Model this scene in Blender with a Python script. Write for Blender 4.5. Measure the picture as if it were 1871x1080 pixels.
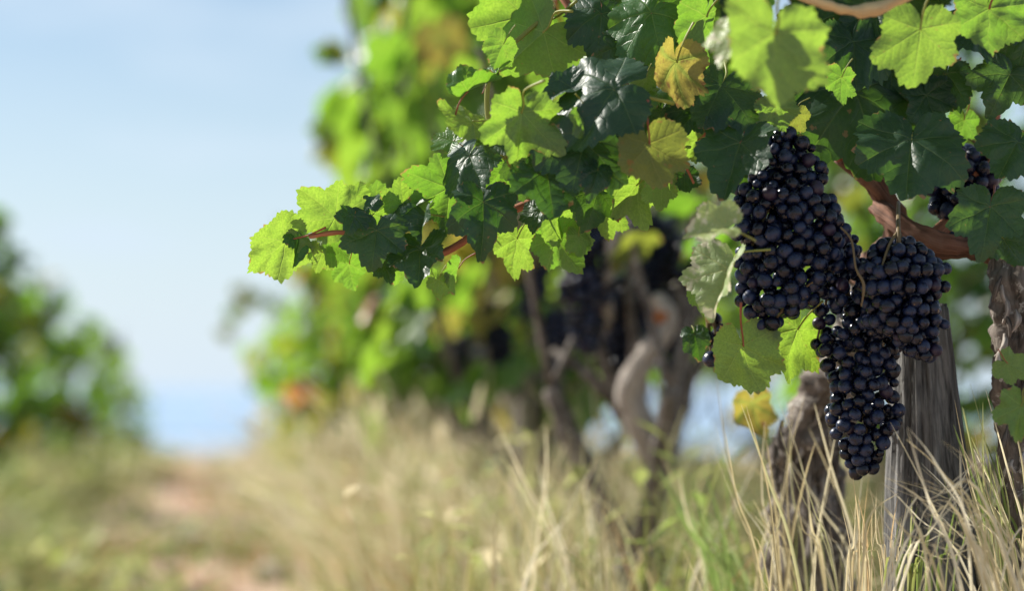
import bpy, math, random
import numpy as np
from mathutils import Vector, Matrix, noise

# ---------------------------------------------------------------- camera, sky, sun, exposure
for o in list(bpy.data.objects):
    bpy.data.objects.remove(o)
scene = bpy.context.scene
COL = scene.collection
R = math.radians

FPX = 85.0 / 36.0 * 1871.0
PITCH = math.atan(168.0 / FPX)
CAM_H = 0.5
FOCUS = 2.2
cam_data = bpy.data.cameras.new('camera')
cam = bpy.data.objects.new('camera', cam_data)
COL.objects.link(cam)
cam.location = (0, 0, CAM_H)
cam.rotation_euler = (math.pi / 2 + PITCH, 0, 0)
cam_data.lens = 85
cam_data.sensor_width = 36
cam_data.sensor_fit = 'HORIZONTAL'
cam_data.clip_start = 0.05
cam_data.clip_end = 100000
cam_data.dof.use_dof = True
cam_data.dof.focus_distance = FOCUS
cam_data.dof.aperture_fstop = 2.8
scene.camera = cam

SUN_EL, SUN_AZ = R(38), R(-60)          # azimuth from +Y (view direction), negative = to the left
SUN_DIR = Vector((math.sin(SUN_AZ) * math.cos(SUN_EL), math.cos(SUN_AZ) * math.cos(SUN_EL), math.sin(SUN_EL)))
world = bpy.data.worlds.new('World')
scene.world = world
world.use_nodes = True
wt = world.node_tree
wt.nodes.clear()
w_out = wt.nodes.new('ShaderNodeOutputWorld')
w_bg = wt.nodes.new('ShaderNodeBackground')
w_sky = wt.nodes.new('ShaderNodeTexSky')
w_sky.sky_type = 'NISHITA'
w_sky.sun_disc = False
w_sky.sun_elevation = SUN_EL
w_sky.sun_rotation = SUN_AZ
w_sky.altitude = 60
w_sky.air_density = 1.0
w_sky.dust_density = 0.25
w_sky.ozone_density = 2.6
w_bg.inputs['Strength'].default_value = 0.057
# thin high cloud: a noise veil that lifts the sky toward white
w_tc = wt.nodes.new('ShaderNodeTexCoord')
w_map = wt.nodes.new('ShaderNodeMapping')
w_map.inputs['Scale'].default_value = (3.6, 3.6, 12.0)
w_map.inputs['Location'].default_value = (0.35, 0.1, 0.22)
w_noise = wt.nodes.new('ShaderNodeTexNoise')
w_noise.inputs['Scale'].default_value = 1.9
w_noise.inputs['Detail'].default_value = 5
w_noise.inputs['Roughness'].default_value = 0.52
w_ramp = wt.nodes.new('ShaderNodeValToRGB')
w_ramp.color_ramp.elements[0].position = 0.38
w_ramp.color_ramp.elements[0].color = (0.10, 0.10, 0.10, 1)
w_ramp.color_ramp.elements[1].position = 0.68
w_ramp.color_ramp.elements[1].color = (0.88, 0.88, 0.88, 1)
w_mix = wt.nodes.new('ShaderNodeMix')
w_mix.data_type = 'RGBA'
w_mix.inputs[7].default_value = (6.3, 7.5, 8.7, 1)
L = wt.links.new
L(w_tc.outputs['Generated'], w_map.inputs['Vector'])
L(w_map.outputs['Vector'], w_noise.inputs['Vector'])
L(w_noise.outputs['Fac'], w_ramp.inputs['Fac'])
# the veil thickens toward the horizon all round
w_sep = wt.nodes.new('ShaderNodeSeparateXYZ')
w_hz = wt.nodes.new('ShaderNodeMapRange')
w_hz.inputs[1].default_value = 0.0; w_hz.inputs[2].default_value = 0.20
w_hz.inputs[3].default_value = 0.92; w_hz.inputs[4].default_value = 0.0
w_max = wt.nodes.new('ShaderNodeMath'); w_max.operation = 'MAXIMUM'
L(w_tc.outputs['Generated'], w_sep.inputs[0])
L(w_sep.outputs['Z'], w_hz.inputs[0])
L(w_hz.outputs[0], w_max.inputs[0])
L(w_ramp.outputs['Color'], w_max.inputs[1])
L(w_max.outputs[0], w_mix.inputs[0])
L(w_sky.outputs['Color'], w_mix.inputs[6])
L(w_mix.outputs[2], w_bg.inputs['Color'])
L(w_bg.outputs['Background'], w_out.inputs['Surface'])

sun_data = bpy.data.lights.new('sun', 'SUN')
sun_data.energy = 5.0
sun_data.angle = R(0.53)
sun_data.color = (1.0, 0.95, 0.86)
sun = bpy.data.objects.new('sun', sun_data)
COL.objects.link(sun)
sun.rotation_euler = (-SUN_DIR).to_track_quat('-Z', 'Y').to_euler()
sun.location = (0, 0, 30)

vs = scene.view_settings
vs.view_transform = 'Standard'
vs.look = 'None'
vs.exposure = 1.0
vs.gamma = 1.0
vs.use_curve_mapping = False
scene.cycles.use_denoising = True
try:
    scene.cycles.denoiser = 'OPENIMAGEDENOISE'
except Exception:
    pass
scene.cycles.max_bounces = 10
scene.cycles.transmission_bounces = 6
scene.cycles.sample_clamp_indirect = 6.0

# ---------------------------------------------------------------- helpers
def P(px, py, D):
    """point at depth D that stands at pixel (px, py) of the 1871x1080 photograph"""
    xc = (px - 935.5) / FPX * D
    yc = (540.0 - py) / FPX * D
    c, s = math.cos(PITCH), math.sin(PITCH)
    return Vector((xc, D * c - yc * s, CAM_H + D * s + yc * c))

def px_size(n, D):
    return n / FPX * D

def ground_z(x, y):
    z = 0.025 * noise.noise(Vector((x * 0.7, y * 0.7, 3.1))) + 0.012 * noise.noise(Vector((x * 2.3, y * 2.3, 9.0)))
    if y > 12:
        d = y - 12
        z -= 0.0015 * d * d if d < 50 else 0.0015 * 2500 + 0.15 * (d - 50)
    return max(z, -46.0)

def row_x(y):
    return 0.596 - 0.121 * y

def tag(o, label=None, cat=None, group=None, kind=None):
    if label: o['label'] = label
    if cat: o['category'] = cat
    if group: o['group'] = group
    if kind: o['kind'] = kind
    return o

def empty(name, loc):
    o = bpy.data.objects.new(name, None)
    COL.objects.link(o)
    o.location = loc
    o.empty_display_size = 0.05
    return o

def mesh_obj(name, me, parent=None, mat=None):
    o = bpy.data.objects.new(name, me)
    COL.objects.link(o)
    if parent is not None:
        o.parent = parent
    if mat is not None and len(me.materials) == 0:
        me.materials.append(mat)
    return o

def smooth(me):
    me.polygons.foreach_set('use_smooth', [True] * len(me.polygons))
    me.update()
    return me

def new_mesh(name, verts, faces, sm=True):
    me = bpy.data.meshes.new(name)
    me.from_pydata(verts, [], faces)
    if sm: smooth(me)
    else: me.update()
    return me

def place_world(o, parent, M):
    """world matrix M for a child of an empty that only carries a translation"""
    o.parent = parent
    M2 = M.copy()
    M2.translation = M.translation - parent.location
    o.matrix_basis = M2
    return o

def catmull(pts, rad, n):
    pts = [Vector(p) for p in pts]
    out, ro = [], []
    m = len(pts) - 1
    for i in range(m):
        p0 = pts[max(i - 1, 0)]; p1 = pts[i]; p2 = pts[i + 1]; p3 = pts[min(i + 2, m)]
        steps = n
        for k in range(steps):
            t = k / steps
            out.append(0.5 * ((2 * p1) + (-p0 + p2) * t + (2 * p0 - 5 * p1 + 4 * p2 - p3) * t * t + (-p0 + 3 * p1 - 3 * p2 + p3) * t ** 3))
            ro.append(rad[i] + (rad[i + 1] - rad[i]) * (t * t * (3 - 2 * t)))
    out.append(pts[-1]); ro.append(rad[-1])
    return out, ro

def tube_data(pts, rad, seg=10, steps=6, bump=0.0, bfreq=30.0, ridge=0.0, seed=0.0):
    path, rr = catmull(pts, rad, steps)
    verts, faces, gv = [], [], []
    up = Vector((0.31, 0.2, 0.93)).normalized()
    length = 0.0
    n = len(path)
    nrm = None
    for i, p in enumerate(path):
        t = (path[min(i + 1, n - 1)] - path[max(i - 1, 0)])
        if t.length < 1e-9: t = Vector((0, 0, 1))
        t.normalize()
        if nrm is None:
            a = up if abs(t.dot(up)) < 0.9 else Vector((1, 0, 0))
            nrm = (a - t * a.dot(t)).normalized()
        else:
            nrm = (nrm - t * nrm.dot(t)).normalized()
        b = t.cross(nrm)
        if i: length += (p - path[i - 1]).length
        for k in range(seg):
            an = 2 * math.pi * k / seg
            d = nrm * math.cos(an) + b * math.sin(an)
            r = rr[i]
            if bump:
                q = p + d * r
                r += bump * noise.noise(q * bfreq + Vector((seed, 0, 0))) + 0.6 * bump * noise.noise(q * bfreq * 2.7 + Vector((0, seed, 0)))
            if ridge:
                r += ridge * noise.noise(Vector((math.cos(an) * 3.2 + seed, math.sin(an) * 3.2, length * 7.0)))
                r += 0.6 * ridge * noise.noise(Vector((math.cos(an) * 8 + seed, math.sin(an) * 8, length * 11.0)))
            verts.append(p + d * max(r, 0.0004))
            gv.append((math.cos(an) * rr[i], math.sin(an) * rr[i], length))
    for i in range(n - 1):
        for k in range(seg):
            a = i * seg + k; b2 = i * seg + (k + 1) % seg
            faces.append((a, b2, b2 + seg, a + seg))
    c0 = len(verts)
    verts.append(path[0]); gv.append((0, 0, 0))
    verts.append(path[-1] + (path[-1] - path[-2]).normalized() * rr[-1] * 0.4); gv.append((0, 0, length))
    for k in range(seg):
        faces.append((c0, (k + 1) % seg, k))
        faces.append((c0 + 1, (n - 1) * seg + k, (n - 1) * seg + (k + 1) % seg))
    return verts, faces, gv

def tube_mesh(name, pts, rad, origin=Vector((0, 0, 0)), **kw):
    v, f, g = tube_data(pts, rad, **kw)
    me = new_mesh(name, [tuple(x - origin) for x in v], f)
    at = me.attributes.new('gv', 'FLOAT_VECTOR', 'POINT')
    at.data.foreach_set('vector', [c for t in g for c in t])
    return me

# ---------------------------------------------------------------- materials
class NT:
    def __init__(self, name):
        self.mat = bpy.data.materials.new(name)
        self.mat.use_nodes = True
        self.t = self.mat.node_tree
        self.t.nodes.clear()
        self.out = self.t.nodes.new('ShaderNodeOutputMaterial')
    def n(self, kind, **props):
        nd = self.t.nodes.new(kind)
        for k, v in props.items(): setattr(nd, k, v)
        return nd
    def l(self, a, b): self.t.links.new(a, b)
    def math(self, op, a, b=None, c=None, clamp=False):
        nd = self.n('ShaderNodeMath', operation=op, use_clamp=clamp)
        for i, v in enumerate((a, b, c)):
            if v is None: continue
            if isinstance(v, (int, float)): nd.inputs[i].default_value = v
            else: self.l(v, nd.inputs[i])
        return nd.outputs[0]
    def mix(self, fac, a, b, mode='MIX'):
        nd = self.n('ShaderNodeMix', data_type='RGBA', blend_type=mode)
        for i, v in ((0, fac), (6, a), (7, b)):
            if isinstance(v, (int, float)): nd.inputs[i].default_value = v
            elif isinstance(v, tuple): nd.inputs[i].default_value = (*v, 1)
            else: self.l(v, nd.inputs[i])
        return nd.outputs[2]
    def step(self, v, lo, hi):
        nd = self.n('ShaderNodeMapRange', interpolation_type='SMOOTHSTEP')
        nd.inputs[1].default_value = lo; nd.inputs[2].default_value = hi
        if isinstance(v, (int, float)): nd.inputs[0].default_value = v
        else: self.l(v, nd.inputs[0])
        return nd.outputs[0]
    def noise(self, vec, scale, detail=3, rough=0.55):
        nd = self.n('ShaderNodeTexNoise')
        nd.inputs['Scale'].default_value = scale
        nd.inputs['Detail'].default_value = detail
        nd.inputs['Roughness'].default_value = rough
        if vec is not None: self.l(vec, nd.inputs['Vector'])
        return nd.outputs['Fac']
    def mapping(self, vec, scale):
        nd = self.n('ShaderNodeMapping')
        nd.inputs['Scale'].default_value = scale
        self.l(vec, nd.inputs['Vector'])
        return nd.outputs['Vector']
    def bump(self, h, strength, dist):
        nd = self.n('ShaderNodeBump')
        nd.inputs['Strength'].default_value = strength
        nd.inputs['Distance'].default_value = dist
        self.l(h, nd.inputs['Height'])
        return nd.outputs['Normal']
    def principled(self, col, rough, spec=0.5, normal=None):
        nd = self.n('ShaderNodeBsdfPrincipled')
        for key, v in (('Base Color', col), ('Roughness', rough), ('Specular IOR Level', spec)):
            if isinstance(v, (int, float)): nd.inputs[key].default_value = v
            elif isinstance(v, tuple): nd.inputs[key].default_value = (*v, 1)
            else: self.l(v, nd.inputs[key])
        if normal is not None: self.l(normal, nd.inputs['Normal'])
        return nd
    def done(self, sh):
        self.l(sh, self.out.inputs['Surface'])
        return self.mat

def leaf_material(name, top, under, trans, trans2, fac=0.46, rough=0.36, blotch=None, blotch_amt=0.0, veingreen=None):
    m = NT(name)
    uv = m.n('ShaderNodeUVMap', uv_map='leaf').outputs['UV']
    sep = m.n('ShaderNodeSeparateXYZ'); m.l(uv, sep.inputs[0])
    x, y = sep.outputs['X'], sep.outputs['Y']
    info = m.n('ShaderNodeObjectInfo')
    rnd = info.outputs['Random']
    a = m.math('ABSOLUTE', m.math('ARCTAN2', x, y))
    r = m.math('SQRT', m.math('ADD', m.math('MULTIPLY', x, x), m.math('MULTIPLY', y, y)))
    d1 = m.math('ABSOLUTE', m.math('SUBTRACT', a, 0.90))
    d2 = m.math('ABSOLUTE', m.math('SUBTRACT', a, 1.85))
    dl = m.math('MINIMUM', m.math('MINIMUM', a, d1), d2)
    dl = m.math('MINIMUM', dl, 1.2)
    perp = m.math('MULTIPLY', r, m.math('SINE', dl))
    along = m.math('MULTIPLY', r, m.math('COSINE', dl))
    wv = m.math('MULTIPLY_ADD', r, -0.011, 0.019)
    main = m.math('SUBTRACT', 1.0, m.math('DIVIDE', perp, wv), clamp=True)
    wc = m.n('ShaderNodeCombineXYZ'); m.l(x, wc.inputs[0]); m.l(y, wc.inputs[1]); m.l(m.math('MULTIPLY', rnd, 19.0), wc.inputs[2])
    warp = m.noise(wc.outputs[0], 4.0, 2)
    tt = m.math('ADD', m.math('DIVIDE', m.math('SUBTRACT', along, m.math('MULTIPLY', perp, 0.8)), 0.15), m.math('MULTIPLY', warp, 1.3))
    fr = m.math('ABSOLUTE', m.math('MULTIPLY_ADD', m.math('FRACT', tt), 2.0, -1.0))
    sec = m.step(fr, 0.86, 0.99)
    vein = m.math('MAXIMUM', main, m.math('MULTIPLY', sec, 0.28))
    pucker = m.math('SUBTRACT', 1.0, m.math('POWER', fr, 2.0))
    # offset noise per leaf
    comb = m.n('ShaderNodeCombineXYZ'); m.l(x, comb.inputs[0]); m.l(y, comb.inputs[1]); m.l(m.math('MULTIPLY', rnd, 37.0), comb.inputs[2])
    nz = m.noise(comb.outputs[0], 2.6, 4)
    fine = m.noise(comb.outputs[0], 26.0, 3)
    vor = m.n('ShaderNodeTexVoronoi'); vor.inputs['Scale'].default_value = 24.0; m.l(comb.outputs[0], vor.inputs['Vector'])
    # colours
    topv = m.mix(m.math('MULTIPLY', nz, 0.9), top, tuple(c * 1.9 for c in top))
    topv = m.mix(m.math('MULTIPLY', rnd, 0.35), topv, (top[0] * 2.6, top[1] * 1.9, top[2] * 1.1))
    topv = m.mix(m.math('MULTIPLY', vein, 0.45), topv, (top[0] * 3 + 0.06, top[1] * 2 + 0.08, top[2] * 2 + 0.02))
    undv = m.mix(m.math('MULTIPLY', vein, 0.5), under, tuple(min(c * 1.5 + 0.03, 0.7) for c in under))
    trv = m.mix(m.step(m.math('ADD', m.math('MULTIPLY', nz, 0.6), m.math('MULTIPLY', rnd, 0.5)), 0.25, 0.85), trans, trans2)
    trv = m.mix(m.math('MULTIPLY', m.step(fine, 0.3, 0.7), 0.5), trv, tuple(c * 0.55 for c in trans))
    trv = m.mix(m.math('MULTIPLY', vein, 0.42), trv, (trans2[0] * 1.25 + 0.04, trans2[1] * 1.12, trans2[2] * 1.2 + 0.03))
    if veingreen is not None:
        near = m.math('MULTIPLY', m.math('SUBTRACT', 1.0, m.step(m.math('ADD', perp, m.math('MULTIPLY', nz, 0.10)), 0.05, 0.15)), 0.75)
        topv = m.mix(near, topv, veingreen); undv = m.mix(near, undv, veingreen); trv = m.mix(near, trv, tuple(min(c * 2.2, 0.6) for c in veingreen))
    if blotch is not None:
        bm = m.step(m.math('ADD', m.noise(comb.outputs[0], 4.2, 5), m.math('MULTIPLY', m.math('SUBTRACT', r, 0.55), 0.16)), 0.62 - 0.22 * blotch_amt, 0.70 - 0.1 * blotch_amt)
        topv = m.mix(bm, topv, blotch); undv = m.mix(bm, undv, blotch)
        trv = m.mix(bm, trv, tuple(c * 1.3 for c in blotch))
    rim = m.n('ShaderNodeAttribute', attribute_name='rim').outputs['Fac']
    dry = m.step(m.math('ADD', rim, m.math('MULTIPLY', m.math('SUBTRACT', m.noise(comb.outputs[0], 3.4, 4), 0.5), 0.75)), 1.03, 1.09)
    dry = m.math('MULTIPLY', dry, 0.9)
    spots = m.math('MULTIPLY', m.step(m.noise(comb.outputs[0], 11.0, 3), 0.69, 0.73), 0.7)
    dry = m.math('MAXIMUM', dry, spots)
    topv = m.mix(dry, topv, (0.22, 0.13, 0.06)); undv = m.mix(dry, undv, (0.26, 0.17, 0.09)); trv = m.mix(dry, trv, (0.34, 0.20, 0.06))
    back = m.n('ShaderNodeNewGeometry').outputs['Backfacing']
    base = m.mix(back, topv, undv)
    rg = m.math('MULTIPLY_ADD', back, 0.26, m.math('MULTIPLY_ADD', fine, 0.16, rough - 0.08))
    h = m.math('ADD', m.math('MULTIPLY', vein, -0.9), m.math('MULTIPLY', pucker, 0.24))
    h = m.math('ADD', h, m.math('MULTIPLY', vor.outputs['Distance'], 0.15))
    h = m.math('ADD', h, m.math('MULTIPLY', nz, 0.6))
    bp = m.bump(h, 0.34, 0.003)
    pr = m.principled(base, rg, 0.42, bp)
    tl = m.n('ShaderNodeBsdfTranslucent'); m.l(trv, tl.inputs['Color']); m.l(bp, tl.inputs['Normal'])
    ms = m.n('ShaderNodeMixShader'); ms.inputs[0].default_value = fac
    m.l(pr.outputs[0], ms.inputs[1]); m.l(tl.outputs[0], ms.inputs[2])
    return m.done(ms.outputs[0])

MAT = {}
MAT['leaf'] = leaf_material('leaf_green', (0.032, 0.088, 0.026), (0.13, 0.19, 0.085), (0.185, 0.40, 0.022), (0.34, 0.53, 0.045), fac=0.5)
MAT['dark'] = leaf_material('leaf_green_shaded', (0.008, 0.028, 0.016), (0.05, 0.09, 0.05), (0.10, 0.27, 0.016), (0.20, 0.40, 0.028), fac=0.24, rough=0.46)  # shaded copy of the green leaf, with the shade put into its colour
MAT['olive'] = leaf_material('leaf_olive', (0.045, 0.062, 0.018), (0.11, 0.13, 0.05), (0.26, 0.32, 0.03), (0.38, 0.42, 0.05), fac=0.42, blotch=(0.24, 0.15, 0.04), blotch_amt=0.1)
MAT['yellow'] = leaf_material('leaf_yellow', (0.24, 0.20, 0.05), (0.32, 0.26, 0.08), (0.42, 0.36, 0.04), (0.52, 0.45, 0.08), fac=0.44, blotch=(0.20, 0.11, 0.04), blotch_amt=0.3, veingreen=(0.12, 0.17, 0.03))
MAT['pale'] = leaf_material('leaf_pale_curled', (0.14, 0.20, 0.09), (0.36, 0.42, 0.26), (0.34, 0.46, 0.10), (0.5, 0.58, 0.2), fac=0.34, rough=0.42, blotch=(0.5, 0.48, 0.33), blotch_amt=0.4)
MAT['rust'] = leaf_material('leaf_rust', (0.20, 0.06, 0.03), (0.28, 0.10, 0.05), (0.5, 0.15, 0.04), (0.6, 0.25, 0.06), fac=0.5)

def wood_material(name, c1, c2, c3, lichen=None, stretch=0.06, scale=420.0, bump=0.8, dist=0.004):
    m = NT(name)
    at = m.n('ShaderNodeAttribute', attribute_name='gv').outputs['Vector']
    st = m.mapping(at, (1, 1, stretch))
    big = m.noise(at, 45.0, 4)
    grain = m.noise(st, scale, 5, 0.65)
    grain2 = m.noise(st, scale * 0.28, 4, 0.6)
    g = m.math('ADD', m.math('MULTIPLY', grain, 0.5), m.math('MULTIPLY', grain2, 0.5))
    col = m.mix(m.step(g, 0.36, 0.64), c1, c2)
    col = m.mix(m.math('MULTIPLY', m.step(big, 0.45, 0.75), 0.6), col, c3)
    if lichen:
        col = m.mix(m.math('MULTIPLY', m.step(m.noise(at, 85.0, 5, 0.7), 0.56, 0.64), 0.85), col, lichen)
    bp = m.bump(m.math('ADD', g, m.math('MULTIPLY', big, 0.4)), bump, dist)
    return m.done(m.principled(col, 0.85, 0.25, bp).outputs[0])

MAT['bark'] = wood_material('vine_bark', (0.040, 0.032, 0.027), (0.19, 0.16, 0.135), (0.24, 0.21, 0.185), lichen=(0.44, 0.42, 0.38), stretch=0.16, scale=260)
MAT['bark_grey'] = wood_material('vine_bark_grey', (0.18, 0.155, 0.135), (0.48, 0.43, 0.38), (0.46, 0.42, 0.37), stretch=0.12, scale=220)
MAT['cane'] = wood_material('vine_cane', (0.17, 0.055, 0.030), (0.36, 0.15, 0.08), (0.25, 0.10, 0.06), stretch=0.05, scale=700, bump=0.3, dist=0.001)
MAT['arm_wood'] = wood_material('vine_arm_wood', (0.05, 0.026, 0.018), (0.20, 0.10, 0.065), (0.22, 0.14, 0.10), stretch=0.06, scale=420, bump=0.8, dist=0.003)
MAT['cane_tan'] = wood_material('vine_cane_tan', (0.40, 0.27, 0.13), (0.56, 0.42, 0.22), (0.5, 0.36, 0.16), stretch=0.05, scale=700, bump=0.3, dist=0.001)
MAT['post'] = wood_material('weathered_wood', (0.022, 0.022, 0.022), (0.20, 0.197, 0.19), (0.08, 0.078, 0.076), stretch=0.035, scale=330, bump=0.9, dist=0.004)

def simple_green(name, col, tr):
    m = NT(name)
    pr = m.principled(col, 0.5, 0.4)
    tl = m.n('ShaderNodeBsdfTranslucent'); tl.inputs['Color'].default_value = (*tr, 1)
    ms = m.n('ShaderNodeMixShader'); ms.inputs[0].default_value = 0.25
    m.l(pr.outputs[0], ms.inputs[1]); m.l(tl.outputs[0], ms.inputs[2])
    return m.done(ms.outputs[0])
MAT['petiole'] = simple_green('petiole_green', (0.24, 0.25, 0.06), (0.45, 0.5, 0.08))
MAT['petiole_red'] = simple_green('petiole_red', (0.30, 0.09, 0.05), (0.5, 0.16, 0.07))
MAT['stalk'] = simple_green('bunch_stalk', (0.17, 0.12, 0.055), (0.25, 0.18, 0.08))

def berry_material():
    m = NT('dark_grape_skin')
    tc = m.n('ShaderNodeTexCoord').outputs['Object']
    rnd = m.n('ShaderNodeObjectInfo').outputs['Random']
    comb = m.n('ShaderNodeVectorMath', operation='ADD'); m.l(tc, comb.inputs[0])
    cx = m.n('ShaderNodeCombineXYZ'); m.l(m.math('MULTIPLY', rnd, 61.0), cx.inputs[0]); m.l(m.math('MULTIPLY', rnd, 23.0), cx.inputs[2])
    m.l(cx.outputs[0], comb.inputs[1])
    v = comb.outputs[0]
    bloom = m.step(m.math('ADD', m.noise(v, 1.3, 5, 0.62), m.math('MULTIPLY', m.math('SUBTRACT', rnd, 0.5), 0.28)), 0.36, 0.72)
    speck = m.noise(v, 16.0, 3, 0.7)
    skin = m.mix(rnd, (0.0025, 0.003, 0.009), (0.004, 0.0035, 0.009))
    col = m.mix(m.math('MULTIPLY', bloom, m.math('MULTIPLY_ADD', speck, 0.5, 0.55)), skin, (0.013, 0.025, 0.072))
    col = m.mix(m.math('MULTIPLY', m.step(rnd, 0.96, 0.98), 0.6), col, (0.022, 0.006, 0.012))
    sep = m.n('ShaderNodeSeparateXYZ'); m.l(tc, sep.inputs[0])
    scar = m.step(sep.outputs['Z'], -0.975, -0.99)
    col = m.mix(scar, col, (0.14, 0.09, 0.05))
    rg = m.math('MULTIPLY_ADD', bloom, 0.30, 0.14)
    bp = m.bump(speck, 0.08, 0.02)
    return m.done(m.principled(col, rg, 0.36, bp).outputs[0])
MAT['berry'] = berry_material()

def grass_material():
    m = NT('grass_blades')
    at = m.n('ShaderNodeAttribute', attribute_name='tint').outputs['Color']
    geo = m.n('ShaderNodeNewGeometry').outputs['Position']
    nz = m.noise(geo, 60.0, 3)
    col = m.mix(m.math('MULTIPLY', nz, 0.5), at, m.mix(0.3, at, (0.25, 0.19, 0.09)))
    pr = m.principled(col, 0.5, 0.35)
    tl = m.n('ShaderNodeBsdfTranslucent'); m.l(col, tl.inputs['Color'])
    ms = m.n('ShaderNodeMixShader'); ms.inputs[0].default_value = 0.5
    m.l(pr.outputs[0], ms.inputs[1]); m.l(tl.outputs[0], ms.inputs[2])
    return m.done(ms.outputs[0])
MAT['grass'] = grass_material()

def ground_material():
    m = NT('dry_soil')
    geo = m.n('ShaderNodeNewGeometry').outputs['Position']
    n1 = m.noise(geo, 1.4, 5)
    n2 = m.noise(geo, 22.0, 5, 0.65)
    col = m.mix(m.step(n1, 0.38, 0.62), (0.46, 0.30, 0.22), (0.34, 0.21, 0.14))
    col = m.mix(m.step(n2, 0.4, 0.7), col, (0.54, 0.43, 0.35))
    far = m.n('ShaderNodeSeparateXYZ'); m.l(geo, far.inputs[0])
    col = m.mix(m.step(far.outputs['Y'], 35.0, 80.0), col, (0.12, 0.15, 0.05))
    return m.done(m.principled(col, 0.95, 0.15, m.bump(n2, 0.7, 0.03)).outputs[0])

def sea_material():
    m = NT('sea_water')
    geo = m.n('ShaderNodeNewGeometry').outputs['Position']
    st = m.mapping(geo, (0.0006, 0.004, 0.001))
    n1 = m.noise(st, 1.0, 4)
    n2 = m.noise(geo, 0.12, 4)
    col = m.mix(m.step(n1, 0.4, 0.62), (0.17, 0.28, 0.44), (0.33, 0.43, 0.54))
    rg = m.math('MULTIPLY_ADD', n1, 0.3, 0.16)
    return m.done(m.principled(col, rg, 0.5, m.bump(n2, 0.1, 1.0)).outputs[0])

def stone_material():
    m = NT('pale_stone')
    tc = m.n('ShaderNodeTexCoord').outputs['Object']
    n1 = m.noise(tc, 14.0, 5, 0.65)
    col = m.mix(m.step(n1, 0.35, 0.7), (0.34, 0.27, 0.22), (0.58, 0.50, 0.43))
    return m.done(m.principled(col, 0.9, 0.2, m.bump(n1, 0.6, 0.01)).outputs[0])
MAT['stone'] = stone_material()

# ---------------------------------------------------------------- ground and sea
def build_ground():
    ys = list(np.linspace(-1.5, 12, 70)) + list(np.linspace(12.5, 60, 60)) + list(np.linspace(64, 420, 60))
    nx = 60
    verts, faces = [], []
    for y in ys:
        half = 5.0 + max(y, 0) * 0.6
        for i in range(nx + 1):
            x = -half + 2 * half * i / nx
            verts.append((x, y, ground_z(x, y)))
    for j in range(len(ys) - 1):
        for i in range(nx):
            a = j * (nx + 1) + i
            faces.append((a, a + 1, a + nx + 2, a + nx + 1))
    o = mesh_obj('ground', new_mesh('ground', verts, faces), None, ground_material())
    tag(o, 'dry brown vineyard soil sloping off toward the sea', 'ground', kind='structure')
    s = 60000.0
    o = mesh_obj('sea', new_mesh('sea', [(-s, 150, -44), (s, 150, -44), (s, s, -44), (-s, s, -44)], [(0, 1, 2, 3)], False), None, sea_material())
    tag(o, 'pale blue sea on the horizon between the vine rows', 'sea', kind='structure')
build_ground()

# ---------------------------------------------------------------- leaf meshes
KN = [(0, 1.0), (14, 0.90), (27, 0.735), (40, 0.83), (52, 0.90), (64, 0.80), (80, 0.64), (94, 0.69), (106, 0.71), (122, 0.62), (142, 0.56), (160, 0.45), (172, 0.27), (180, 0.08)]
def outline(adeg, deep, lob):
    a = abs(adeg)
    for (a0, r0), (a1, r1) in zip(KN, KN[1:]):
        if a <= a1:
            t = (a - a0) / (a1 - a0)
            t = t * t * (3 - 2 * t) * 0.55 + t * 0.45
            r = r0 + (r1 - r0) * t
            break
    base = 0.83 - 0.20 * (a / 180.0)
    if a < 135:
        r = base + (r - base) * deep
    return r

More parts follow.
